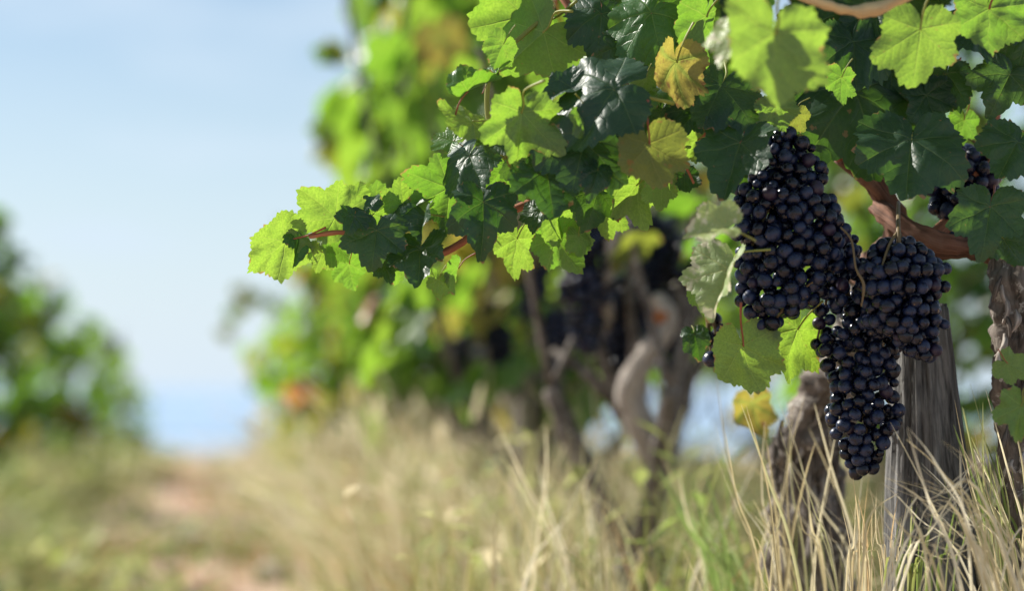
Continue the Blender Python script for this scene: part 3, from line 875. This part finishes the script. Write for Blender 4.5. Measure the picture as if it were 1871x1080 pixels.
# ---------------------------------------------------------------- vines further back
FARMATS = ['leaf'] * 9 + ['dark', 'olive']
def far_vine(px, D, label, top_z, rad, nleaf, seed, pieces=True, bunches=0, yellow=0.05, low=0.35, lean=0.0, leafsize=0.06, gap=-0.28, arms=4, narrow=1.0, group='vines behind the near one'):
    rg = random.Random(seed)
    b = P(px, 700, D)
    base = Vector((b.x, b.y, 0)); base.z = ground_z(base.x, base.y)
    v = empty('grapevine', base)
    tag(v, label, 'grapevine', group)
    head = base + Vector((rg.uniform(-.04, .04), rg.uniform(-.04, .04), rg.uniform(0.24, 0.30)))
    me = tube_mesh('trunk', [base - Vector((0, 0, .05)), base + Vector((rg.uniform(-.03, .03), 0, .12)), head], [0.046, 0.034, 0.038], origin=base, seg=16, steps=8, bump=0.012, bfreq=28, ridge=0.006, seed=seed)
    mesh_obj('trunk', me, v, MAT['bark'])
    heads = []
    for k in range(arms):
        a = 2 * math.pi * (k + rg.uniform(-.2, .2)) / arms + seed
        e = head + Vector((math.cos(a) * rg.uniform(.12, .22), math.sin(a) * rg.uniform(.10, .20), rg.uniform(.10, .26)))
        me = tube_mesh('arm', [head - Vector((0, 0, .02)), (head + e) / 2 + Vector((0, 0, rg.uniform(-.04, .01))), e], [0.022, 0.016, 0.013], origin=base, seg=12, steps=7, bump=0.006, bfreq=40, ridge=0.004, seed=seed + k)
        mesh_obj('arm', me, v, MAT['bark'])
        heads.append(e)
    canes = []
    for e in heads:
        for q in range(2 if pieces else 1):
            t = e + Vector((rg.uniform(-.25, .25) * narrow + lean, rg.uniform(-.25, .25), (top_z - e.z) * rg.uniform(.6, 1.0)))
            mid = (e + t) / 2 + Vector((rg.uniform(-.06, .06), rg.uniform(-.06, .06), .05))
            mesh_obj('cane', tube_mesh('cane', [e, mid, t], [0.006, 0.005, 0.003], origin=base, seg=6, steps=5), v, MAT['bark'])
            canes.append((e, mid, t))
    # leaves fill a ragged crown
    cz0, cz1 = base.z + low, top_z
    lobes = [(Vector((rg.uniform(-.5, .5) * rad, rg.uniform(-.5, .5) * rad, rg.uniform(cz0, cz1) - base.z)), rg.uniform(.35, .6) * rad) for _ in range(9)]
    mats, fv, ff, fuv = [], [], [], []
    made = 0
    tries = 0
    items = []
    while made < nleaf and tries < nleaf * 8:
        tries += 1
        u = rg.random()
        z = cz0 + (cz1 - cz0) * u
        w = rad * (0.55 + 0.62 * math.sin(math.pi * min(u * 0.85 + 0.12, 1)) + 0.22 * noise.noise(Vector((u * 5, seed, 0))))
        a = rg.uniform(0, 2 * math.pi)
        rr = w * math.sqrt(rg.uniform(.12, 1.0))
        p = Vector((base.x + rr * math.cos(a) * narrow + lean * u, base.y + rr * math.sin(a) * 0.6, z))
        if noise.noise(p * 4.5 + Vector((seed, 0, 0))) < gap: continue
        s = leafsize * rg.uniform(.7, 1.2)
        out = Vector((math.cos(a), math.sin(a), 0))
        n = (out * rg.uniform(.0, .7) + SUN_DIR * rg.uniform(.3, 1.3) + Vector((rg.uniform(-.6, .6), rg.uniform(-.6, .6), rg.uniform(-.3, .6)))).normalized()
        t = Vector((rg.uniform(-.7, .7), rg.uniform(-.7, .7), -1))
        y = (t - n * t.dot(n)).normalized()
        x = y.cross(n)
        M = Matrix((x, y, n)).transposed().to_4x4() @ Matrix.Diagonal((s, s, s, 1))
        M.translation = p
        yl = yellow * (2.2 if u < 0.35 else 0.5)
        q = rg.random()
        mt = 'yellow' if q < yl else ('rust' if q < yl * 1.12 else rg.choice(FARMATS))
        items.append((rg.randrange(len(SMALL)), M, mt))
        made += 1
    if pieces:
        for k, M, mt in items:
            add_leaf(v, SMALL[k], M, mt)
    else:
        for mt in sorted({i[2] for i in items}):
            vs_, fs_, us_ = [], [], []
            for k, M, m2 in items:
                if m2 != mt: continue
                o0 = len(vs_)
                Ml = M.copy(); Ml.translation = M.translation - base
                sm = SMALL[k]
                vs_ += [tuple(Ml @ w.co) for w in sm.vertices]
                fs_ += [tuple(i + o0 for i in pl.vertices) for pl in sm.polygons]
                us_ += [tuple(d.uv) for d in sm.uv_layers['leaf'].data]
            me = bpy.data.meshes.new('foliage')
            me.from_pydata(vs_, [], fs_)
            uvl = me.uv_layers.new(name='leaf')
            uvl.data.foreach_set('uv', [c for t in us_ for c in t])
            smooth(me)
            o = mesh_obj('foliage', me, v, MAT[mt])
            o['kind'] = 'stuff'
    return v, heads

# the second and third vine of the row, blurred, with their bunches
v2, h2 = far_vine(1195, 3.45, 'blurred second vine of the row, dark grapes on forked grey arms', 0.98, 0.24, 26, 3, yellow=0.0, low=0.70, arms=3)
v3, h3 = far_vine(985, 4.7, 'blurred vine behind the second one, its forked trunk in the straw', 1.50, 0.34, 230, 5, yellow=0.05, low=0.46, leafsize=0.066)
v4, h4 = far_vine(925, 5.7, 'tall blurred vine whose bright leaves rise out of frame under the sky', 1.68, 0.34, 298, 6, yellow=0.03, low=0.5, leafsize=0.086, gap=-0.5)
far_vine(875, 6.5, 'tall vine directly behind the one that rises out of frame', 1.80, 0.34, 760, 26, pieces=False, yellow=0.03, low=0.6, leafsize=0.082, gap=-0.5)
far_vine(868, 7.0, 'vine behind the two tall ones, filling the wall of leaves down to the straw', 1.45, 0.33, 420, 27, pieces=False, yellow=0.06, low=0.35, leafsize=0.08, gap=-0.5)
v5, h5 = far_vine(735, 7.4, 'low blurred vine in the row with yellow and orange leaves at its foot', 1.02, 0.36, 290, 8, yellow=0.15, low=0.25, gap=-0.5, leafsize=0.068)
v6, h6 = far_vine(655, 9.6, 'small distant vine near the end of the row, yellowing toward the aisle', 1.02, 0.38, 300, 9, pieces=False, yellow=0.24, low=0.2)
v7, h7 = far_vine(600, 12.5, 'last vine of the fruit row before the sea gap', 0.94, 0.33, 240, 10, pieces=False, yellow=0.08, low=0.18)
# next row behind, to the side
far_vine(1620, 7.6, 'pale green blurred vine seen through the gap above the shaded grapes', 1.55, 0.46, 420, 12, pieces=False, yellow=0.04, low=0.3, leafsize=0.07)
far_vine(1800, 5.6, 'blurred vine behind the old trunk at the right edge', 1.45, 0.40, 300, 13, pieces=False, yellow=0.04, low=0.42, leafsize=0.07)
far_vine(1400, 9.4, 'blurred vine far behind the long bunch of grapes', 1.6, 0.46, 420, 14, pieces=False, yellow=0.06, low=0.5, leafsize=0.07)
far_vine(1215, 11.6, 'most distant vine of the row behind the second vine', 1.7, 0.50, 420, 15, pieces=False, yellow=0.05, low=0.55, leafsize=0.07)
far_vine(1060, 13.6, 'distant vine hidden mostly behind the third vine', 1.7, 0.50, 380, 16, pieces=False, yellow=0.05, low=0.5, leafsize=0.07)
# the row across the aisle
far_vine(-75, 9.5, 'tallest vine of the row across the grassy aisle, cut by the left edge', 1.22, 0.34, 175, 21, pieces=False, yellow=0.05, low=0.16, gap=-0.3, leafsize=0.088, group='vines across the aisle')
far_vine(52, 12.5, 'second vine across the aisle, its rounded top lower than the first', 1.06, 0.37, 175, 22, pieces=False, yellow=0.05, low=0.12, gap=-0.3, leafsize=0.088, group='vines across the aisle')
far_vine(140, 16.5, 'third vine across the aisle, stepping down toward the sea', 0.90, 0.38, 170, 23, pieces=False, yellow=0.04, low=0.10, gap=-0.3, leafsize=0.07, group='vines across the aisle')
far_vine(205, 21.0, 'last small vine across the aisle beside the sea', 0.56, 0.34, 150, 24, pieces=False, yellow=0.02, low=0.1, gap=-0.3, group='vines across the aisle')

def far_part(v, name, pts, rad, mat):
    mesh_obj(name, tube_mesh(name, pts, rad, origin=v.location.copy(), seg=14, steps=8, bump=0.004, bfreq=40, ridge=0.003, seed=3.3), v, MAT[mat])
far_part(v2, 'arm', [P(1205, 830, 3.45), P(1150, 720, 3.42), P(1190, 640, 3.4), P(1222, 590, 3.4), P(1200, 540, 3.4)], [0.026, 0.020, 0.016, 0.015, 0.012], 'bark_grey')
far_part(v2, 'arm', [P(1160, 700, 3.5), P(1112, 600, 3.5), P(1105, 520, 3.40), P(1128, 420, 3.38)], [0.016, 0.013, 0.012, 0.011], 'bark_grey')
far_part(v2, 'arm', [P(1215, 850, 3.4), P(1250, 640, 3.42), P(1235, 520, 3.42)], [0.014, 0.010, 0.009], 'bark')
for k, (a, b, c) in enumerate([((1060, 470), (1085, 600), (1130, 740)), ((1290, 420), (1270, 560), (1235, 760)), ((1180, 400), (1150, 520), (1170, 700)), ((1010, 640), (1080, 690), (1160, 790)), ((1330, 600), (1265, 690), (1225, 820))]):
    far_part(v2, 'cane', [P(*a, 3.5), P(*b, 3.46), P(*c, 3.46)], [0.005, 0.007, 0.010], 'bark')
far_part(v3, 'trunk', [P(990, 960, 4.68), P(975, 860, 4.68), P(968, 760, 4.68), P(985, 640, 4.68), P(965, 520, 4.66)], [0.050, 0.036, 0.032, 0.020, 0.014], 'bark')
far_part(v3, 'arm', [P(985, 840, 4.7), P(930, 720, 4.7), P(885, 610, 4.7)], [0.024, 0.017, 0.013], 'bark_grey')
far_part(v3, 'arm', [P(985, 820, 4.7), P(1040, 720, 4.65), P(1090, 690, 4.6)], [0.020, 0.016, 0.012], 'bark_grey')
add_leaf(v2, SMALL[1], leaf_matrix(P(1206, 580, 3.3), 0.014, 200, 'L', -10, 0), 'rust')
add_leaf(main_vine, HERO[11], leaf_matrix(P(1375, 752, 2.62), px_size(88, 2.62) / 1.42, 170, 'L', -4, 25), 'yellow')

for k, (pr, D, s, lab) in enumerate([
    ([(395, 1060, 1125), (440, 1030, 1130), (540, 1022, 1122), (650, 1050, 1095)], 3.4, 41, 'blurred grape bunch hanging against the leaves at the far side of the second vine'),
    ([(500, 1120, 1185), (560, 1095, 1195), (670, 1092, 1182), (780, 1120, 1158)], 3.5, 42, 'blurred grape bunch between the two pale arms of the second vine'),
    ([(390, 1150, 1240), (450, 1140, 1250), (540, 1148, 1240), (630, 1180, 1218)], 3.55, 43, 'blurred grape bunch high up beside the white glints of the second vine'),
    ([(420, 1245, 1305), (460, 1230, 1325), (530, 1240, 1310), (590, 1255, 1285)], 3.5, 44, 'blurred grape bunch behind the pale curled leaf'),
    ([(545, 875, 930), (610, 862, 940), (670, 872, 940), (715, 890, 925)], 4.65, 45, 'blurred grape bunch on the forked arm of the third vine'),
    ([(600, 1180, 1250), (650, 1190, 1262), (700, 1205, 1255), (740, 1215, 1240)], 3.62, 47, 'blurred grape bunch low on the second vine beside its thin dark stake'),
    ([(455, 945, 1010), (520, 940, 1015), (580, 950, 1005), (620, 965, 990)], 4.55, 48, 'blurred grape bunch up among the third vine leaves'),
    ([(560, 985, 1045), (620, 985, 1050), (690, 995, 1040), (720, 1005, 1025)], 4.5, 49, 'blurred grape bunch hanging between the third vine and the second vine'),
    ([(610, 820, 860), (650, 815, 865), (690, 825, 850)], 4.9, 46, 'smallest blurred grape bunch low in the green leaves')]):
    bunch(pr, D, 33 * 2.2 / D, s, lab, far=True, group='blurred bunches on the vines behind')

# a wispy shoot leaning over the aisle
far_part(v6, 'cane', [P(560, 640, 9.6), P(500, 560, 9.5), P(450, 540, 9.5), P(420, 600, 9.5)], [0.006, 0.005, 0.004, 0.003], 'cane')
for k, (cx, cy) in enumerate([(470, 545), (440, 535), (425, 575), (412, 612), (500, 560), (445, 560), (600, 100), (615, 95), (590, 240), (612, 255)]):
    D = 9.5 if k < 6 else 5.8
    add_leaf(v6 if k < 6 else v4, SMALL[k % 5], leaf_matrix(P(cx, cy, D), 0.05, 180 + 25 * (k % 3 - 1), 'L', 20, 10 * k % 40), 'olive' if k % 2 else 'leaf')

# ---------------------------------------------------------------- grass, weeds, stones
STRAW = [(0.66, 0.57, 0.34), (0.76, 0.68, 0.46), (0.56, 0.47, 0.26), (0.80, 0.74, 0.56), (0.44, 0.37, 0.21), (0.55, 0.53, 0.28)]
GREEN = [(0.22, 0.30, 0.07), (0.32, 0.37, 0.10), (0.15, 0.22, 0.05), (0.38, 0.40, 0.16)]
RUST = [(0.50, 0.27, 0.13), (0.44, 0.21, 0.10)]
def blade_points(p, h, lean_dir, lean, width, n=5, kink=None, rg=random):
    """centre line of one blade"""
    pts = []
    for i in range(n + 1):
        t = i / n
        out = lean * h * (t ** 2.0)
        z = h * (t - 0.28 * min(lean, 2.2) * t ** 3)
        pts.append(p + Vector((lean_dir[0] * out, lean_dir[1] * out, z)))
    return pts

class Blades:
    def __init__(self): self.v, self.f, self.c = [], [], []
    def add(self, pts, width, col, up=False):
        n = len(pts) - 1
        d = pts[-1] - pts[0]
        a = random.random() * 3.14
        side = Vector((math.cos(a), math.sin(a) * 0.4, 0.1 * math.sin(a * 3)))
        o = len(self.v)
        for i, p in enumerate(pts):
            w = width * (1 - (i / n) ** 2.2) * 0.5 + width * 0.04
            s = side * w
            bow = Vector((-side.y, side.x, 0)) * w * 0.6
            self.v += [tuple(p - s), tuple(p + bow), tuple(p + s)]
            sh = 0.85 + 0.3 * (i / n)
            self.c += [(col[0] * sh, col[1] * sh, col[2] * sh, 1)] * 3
        for i in range(n):
            k = o + i * 3
            self.f += [(k, k + 1, k + 4, k + 3), (k + 1, k + 2, k + 5, k + 4)]
    def mesh(self, name, origin=None):
        vv = self.v if origin is None else [(x - origin.x, y - origin.y, z - origin.z) for x, y, z in self.v]
        me = bpy.data.meshes.new(name)
        me.from_pydata(vv, [], self.f)
        at = me.color_attributes.new('tint', 'FLOAT_COLOR', 'POINT')
        at.data.foreach_set('color', np.array(self.c, dtype=np.float32).ravel())
        smooth(me)
        me.materials.append(MAT['grass'])
        return me

random.seed(5)
def scatter_grass():
    rg = random.Random(77)
    dry, green = Blades(), Blades()
    bands = [(1.9, 3.0, 3200, 0.0034), (3.0, 5.0, 6500, 0.0046), (5.0, 8.0, 8000, 0.0058), (8.0, 14.0, 8500, 0.0085), (14.0, 28.0, 9000, 0.012)]
    for y0, y1, n, wd in bands:
        left = n
        while left > 0:
            cy = y0 + (y1 - y0) * math.sqrt(rg.random())
            half = cy * 0.235 + 0.25
            cx = rg.uniform(-half, half)
            dr = cx - row_x(cy)
            dl = cx - (row_x(cy) - 1.42)
            tall = math.exp(-(dr / 0.42) ** 2)
            if dr > 0: tall = max(tall, 0.8 * math.exp(-(dr / 1.5) ** 2))
            tl = math.exp(-(dl / 0.38) ** 2)
            if dr < 0: tall = math.exp(-(dr / 0.30) ** 2)
            pat = noise.noise(Vector((cx * 1.3, cy * 1.3, 4.0)))
            pat2 = noise.noise(Vector((cx * 0.8 + 7, cy * 0.5, 8.0)))
            left -= 1
            if tall < 0.5 and tl < 0.45 and (pat2 < -0.10 or -1.0 + 0.2 * pat < dr < -0.40 + 0.2 * pat) and rg.random() < 0.66: continue
            hc = (0.09 + 0.12 * tl + (0.25 if cy < 3.2 else 0.40) * tall + 0.08 * tl) * rg.uniform(0.55, 1.2) * (1 + 0.25 * pat)
            gprob = 0.16 + 0.55 * tl * (0.5 + 0.5 * (pat > -0.1)) + (0.34 if pat > 0.12 else 0.0) * (1 - tall) + 0.12 * (pat > 0.2)
            isg = rg.random() < gprob
            pal = GREEN if isg else (RUST if rg.random() < (0.06 + 0.14 * (pat2 > 0.18)) else STRAW)
            if -1.0 < dr < -0.42 and cy > 4:
                pal = rg.choice((RUST, RUST, STRAW, GREEN, [(0.46, 0.36, 0.22), (0.40, 0.29, 0.17)])); hc *= 0.9
                isg = pal is GREEN
            c0 = rg.choice(pal)
            a0 = rg.uniform(0, 6.283)
            spread = rg.uniform(.012, .04) * (1 + cy * 0.06)
            m = rg.randint(6, 18)
            left -= m - 1
            for _ in range(m):
                x, y = cx + rg.gauss(0, spread), cy + rg.gauss(0, spread)
                h = hc * rg.uniform(.5, 1.2)
                if y < 2.6: h = min(h, 0.36)
                if y < 1.7: continue
                k = rg.uniform(.6, 1.12)
                c1 = rg.choice(pal) if rg.random() < .35 else c0
                col = tuple(q * k for q in c1)
                a = a0 + rg.gauss(0, 0.9)
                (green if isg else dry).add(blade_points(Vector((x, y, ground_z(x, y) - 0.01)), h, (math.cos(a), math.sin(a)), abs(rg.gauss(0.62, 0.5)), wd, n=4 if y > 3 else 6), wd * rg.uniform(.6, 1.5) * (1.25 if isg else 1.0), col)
    for _ in range(130):
        cy = rg.uniform(4.3, 8.0)
        cx = row_x(cy) + rg.uniform(-0.36, 0.14)
        hc = rg.uniform(0.34, 0.56)
        c0 = rg.choice(STRAW[:4] + [(0.58, 0.56, 0.30), (0.46, 0.50, 0.20), (0.36, 0.42, 0.13), (0.30, 0.38, 0.10), (0.48, 0.30, 0.16), (0.42, 0.34, 0.2)])
        a0 = rg.uniform(0, 6.283)
        for _ in range(rg.randint(12, 26)):
            x, y = cx + rg.gauss(0, .045), cy + rg.gauss(0, .045)
            k = rg.uniform(.75, 1.12)
            a = a0 + rg.gauss(0, 1.2)
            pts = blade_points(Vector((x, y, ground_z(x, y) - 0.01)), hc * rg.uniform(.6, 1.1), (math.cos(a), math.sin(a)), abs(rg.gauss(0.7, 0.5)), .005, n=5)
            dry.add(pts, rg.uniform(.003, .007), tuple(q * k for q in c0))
            if rg.random() < 0.25:      # a seed head
                d = (pts[-1] - pts[-2]).normalized() * 0.05
                dry.add([pts[-1] - d * .4, pts[-1] + d * .3, pts[-1] + d * .7, pts[-1] + d], .012, (0.72, 0.62, 0.42))
    o = mesh_obj('dry_grass', dry.mesh('dry_grass'))
    tag(o, 'dry straw coloured grass covering the vineyard floor', 'grass', kind='stuff')
    o = mesh_obj('green_grass', green.mesh('green_grass'))
    tag(o, 'green grass blades growing through the straw', 'grass', kind='stuff')
scatter_grass()

def scatter_weeds():
    rg = random.Random(12)
    verts, faces, cols = [], [], []
    for it in range(3600):
        inrow = it >= 2600
        y = rg.uniform(4.2, 15) if not inrow else rg.uniform(2.9, 8.0)
        x = rg.uniform(-y * 0.235 - 0.1, y * 0.05) if not inrow else row_x(y) + rg.uniform(-0.34, 0.9)
        dl = x - (row_x(y) - 1.42)
        pr = (math.exp(-(dl / 0.55) ** 2) + 0.18) if not inrow else 0.75
        if noise.noise(Vector((x * 1.3, y * 1.3, 4.0))) < -0.05: pr *= 0.3
        if not inrow and abs(x - row_x(y) + 0.70) < 0.2: pr *= 0.4
        if rg.random() > pr: continue
        g0 = ground_z(x, y)
        hh = rg.uniform(0.04, 0.12 + 0.22 * math.exp(-(dl / 0.4) ** 2)) if not inrow else rg.uniform(0.15, 0.46)
        cc = rg.choice(GREEN + GREEN + [(0.36, 0.38, 0.12), (0.42, 0.34, 0.16)])
        if inrow: cc = rg.choice(GREEN + [(0.42, 0.46, 0.14), (0.56, 0.50, 0.32), (0.34, 0.40, 0.12), (0.40, 0.30, 0.16)])
        big = 1.0 if inrow or rg.random() < 0.6 else 1.8
        kk = rg.uniform(.55, 1.35)
        cc = tuple(min(q * kk, .8) for q in cc)
        for k in range(rg.randint(8, 16)):
            p = Vector((x + rg.gauss(0, .05), y + rg.gauss(0, .05), g0 + hh * rg.random()))
            o = len(verts)              # its stem, down to the root
            verts += [(x - .001, y, g0 - .01), (x + .001, y, g0 - .01), tuple(p + Vector((.0008, 0, 0))), tuple(p - Vector((.0008, 0, 0)))]
            faces.append((o, o + 1, o + 2, o + 3))
            cols += [(cc[0] * .9, cc[1] * .8, cc[2] * .8, 1)] * 4
            a = rg.uniform(0, 6.28); s = rg.uniform(.012, .028) * big
            d = Vector((math.cos(a), math.sin(a), rg.uniform(-.2, .9))).normalized()
            e = d.cross(Vector((0, 0, 1))).normalized()
            up = e.cross(d)
            o = len(verts)
            verts += [tuple(p), tuple(p + d * s + e * s * .45 + up * s * .15), tuple(p + d * s * 2), tuple(p + d * s - e * s * .45 + up * s * .15)]
            faces += [(o, o + 1, o + 2), (o, o + 2, o + 3)]
            cols += [(*cc, 1)] * 4
    me = bpy.data.meshes.new('weeds')
    me.from_pydata(verts, [], faces)
    at = me.color_attributes.new('tint', 'FLOAT_COLOR', 'POINT')
    at.data.foreach_set('color', np.array(cols, dtype=np.float32).ravel())
    smooth(me)
    o = mesh_obj('weeds', me, None, MAT['grass'])
    tag(o, 'low leafy green weeds along the grassy aisle', 'weeds', kind='stuff')
scatter_weeds()

def tuft(name, label, items):
    base = items[0][0][0].copy(); base.z = ground_z(base.x, base.y)
    t = empty(name, base)
    tag(t, label, 'grass tuft', 'tufts beside the post')
    for pts, w, col in items:
        b = Blades(); b.add(pts, w, col)
        mesh_obj('blade', b.mesh('blade', base), t)
    return t

def arc(px0, py0, px1, py1, D, sag=0.0, up=0.0, n=12):
    """stem from its root on the ground below (px0) to the point, bowed"""
    a = P(px0, py0, D); b = P(px1, py1, D + random.uniform(-.03, .03))
    k = min(1.2, 0.5 * (a.z / max(0.03, b.z - a.z)))
    root = Vector((a.x + (a.x - b.x) * k, a.y, 0)); root.z = ground_z(root.x, root.y)
    mid = P((px0 + px1) / 2 + sag, (py0 + py1) / 2 - up, D)
    p, _ = catmull([root, a, mid, b], [1, 1, 1, 1], 5)
    return p

rg2 = random.Random(3)
def rcol(l): return rg2.choice(l)
items = []
for x0, y0, x1, y1, up in [(1790, 1000, 1625, 868, 60), (1800, 960, 1600, 865, 30), (1790, 1010, 1640, 800, 70), (1800, 1060, 1640, 905, 10), (1790, 1040, 1680, 850, 60), (1850, 1020, 1600, 880, 40),
                       (1640, 1060, 1780, 845, 0), (1660, 1000, 1800, 838, 20), (1830, 1060, 1700, 830, 70), (1780, 1070, 1560, 950, 50), (1810, 1075, 1650, 1000, 18), (1740, 1070, 1640, 760, 30),
                       (1800, 1000, 1655, 930, 40), (1860, 1030, 1720, 790, 60), (1680, 1075, 1850, 930, 30), (1850, 1060, 1720, 900, 50), (1700, 1080, 1600, 900, 10), (1820, 1080, 1690, 960, 30)]:
    for q in range(2):
        j = lambda s: rg2.uniform(-s, s)
        items.append((arc(x0 + j(24), y0 + j(20), x1 + j(24), y1 + j(24), 2.05 + j(.06), j(14), up * 0.55 + j(10)), rg2.uniform(.0022, .0038), rcol(STRAW[:2] + STRAW[3:4])))
for k in range(20):
    x0 = rg2.uniform(1560, 1880); x1 = x0 + rg2.uniform(-230, 160)
    items.append((arc(x0, 1075, x1, rg2.uniform(800, 1000), 2.06 + rg2.uniform(-.05, .05), rg2.uniform(-25, 25), rg2.uniform(10, 50)), rg2.uniform(.0018, .0034), rcol(STRAW[:2] + STRAW[3:4])))
tuft('grass_tuft', 'pale dry straws arching across the front of the weathered post', items)
items = []
for k in range(34):
    x0 = rg2.uniform(1800, 1890); 
    items.append((arc(x0, 1060 + rg2.uniform(-20, 20), x0 - rg2.uniform(10, 95), rg2.uniform(690, 960), 2.2 + rg2.uniform(-.05, .05), rg2.uniform(-10, 25), rg2.uniform(-5, 25)), rg2.uniform(.002, .0042), rcol(GREEN + STRAW[:3])))
tuft('grass_tuft', 'grey-green sedge leaning from the right edge toward the post', items)
items = []
for k in range(26):
    x0 = rg2.uniform(1540, 1640)
    items.append((arc(x0, 1075, x0 + rg2.uniform(-40, 30), rg2.uniform(865, 985), 2.24 + rg2.uniform(-.05, .05), rg2.uniform(-10, 10), 0), rg2.uniform(.0015, .0028), rcol([(0.62, 0.44, 0.23), (0.64, 0.52, 0.30), (0.66, 0.57, 0.36)])))
tuft('grass_tuft', 'upright orange-tan straws directly below the lowest grapes', items)
items = []
for k in range(38):
    x0 = rg2.uniform(1380, 1580)
    items.append((arc(x0, 1060, x0 + rg2.uniform(-150, 60), rg2.uniform(690, 950), 2.42 + rg2.uniform(-.12, .12), rg2.uniform(-20, 20), rg2.uniform(0, 40)), rg2.uniform(.0018, .0038), rcol(STRAW)))
tuft('grass_tuft', 'tall slightly blurred straws in front of the mottled trunk', items)
items = []
for k in range(26):
    x0 = rg2.uniform(1290, 1370)
    items.append((arc(x0, 1070, x0 - rg2.uniform(20, 120), rg2.uniform(840, 980), 2.75 + rg2.uniform(-.08, .08), rg2.uniform(-10, 10), rg2.uniform(0, 20)), rg2.uniform(.003, .006), rcol([(0.30, 0.42, 0.12), (0.36, 0.46, 0.18), (0.24, 0.36, 0.09)])))
tuft('grass_tuft', 'fresh green grass tuft between the second vine and the mottled trunk', items)
items = []
for k in range(90):
    x0 = rg2.uniform(900, 1330)
    items.append((arc(x0, 1070, x0 + rg2.uniform(-140, 120), rg2.uniform(770, 1000), 3.0 + rg2.uniform(-.25, .3), rg2.uniform(-20, 20), rg2.uniform(0, 40)), rg2.uniform(.002, .0045), rcol(STRAW)))
tuft('grass_tuft', 'broad blurred straw tuft around the foot of the second vine', items)
items = []
for k in range(16):
    x0 = rg2.uniform(1600, 1760)
    items.append((arc(x0, 1090, x0 + rg2.uniform(-10, 40), rg2.uniform(900, 1030), 2.12, 0, 0), rg2.uniform(.003, .0045), rcol(GREEN)))
tuft('grass_tuft', 'few short green blades at the foot of the post', items)

def stone(px, py, D, s, seed, label):
    rg = random.Random(seed)
    sp = uv_sphere('stone', 14, 9)
    sp.materials.clear(); sp.materials.append(MAT['stone'])
    for w in sp.vertices:
        c = w.co
        k = 1 + 0.28 * noise.noise(c * 1.3 + Vector((seed, 0, 0))) + 0.1 * noise.noise(c * 3.1 + Vector((0, seed, 0)))
        w.co = Vector((c.x * 1.3, c.y, c.z * 0.7)) * k
    o = mesh_obj('stone', sp)
    b = P(px, py, D)
    o.location = (b.x, b.y, ground_z(b.x, b.y) + s * 0.3)
    o.scale = (s, s, s)
    o.rotation_euler = (0, 0, rg.uniform(0, 6))
    tag(o, label, 'stone', 'stones in the aisle')
stone(545, 1010, 7.2, 0.06, 1, 'pale rounded stone in the aisle grass near the fruit row')
stone(340, 1010, 7.4, 0.07, 2, 'pinkish stone lying in the bare middle of the aisle')
stone(500, 1060, 6.3, 0.05, 3, 'small stone at the bottom edge of the aisle')
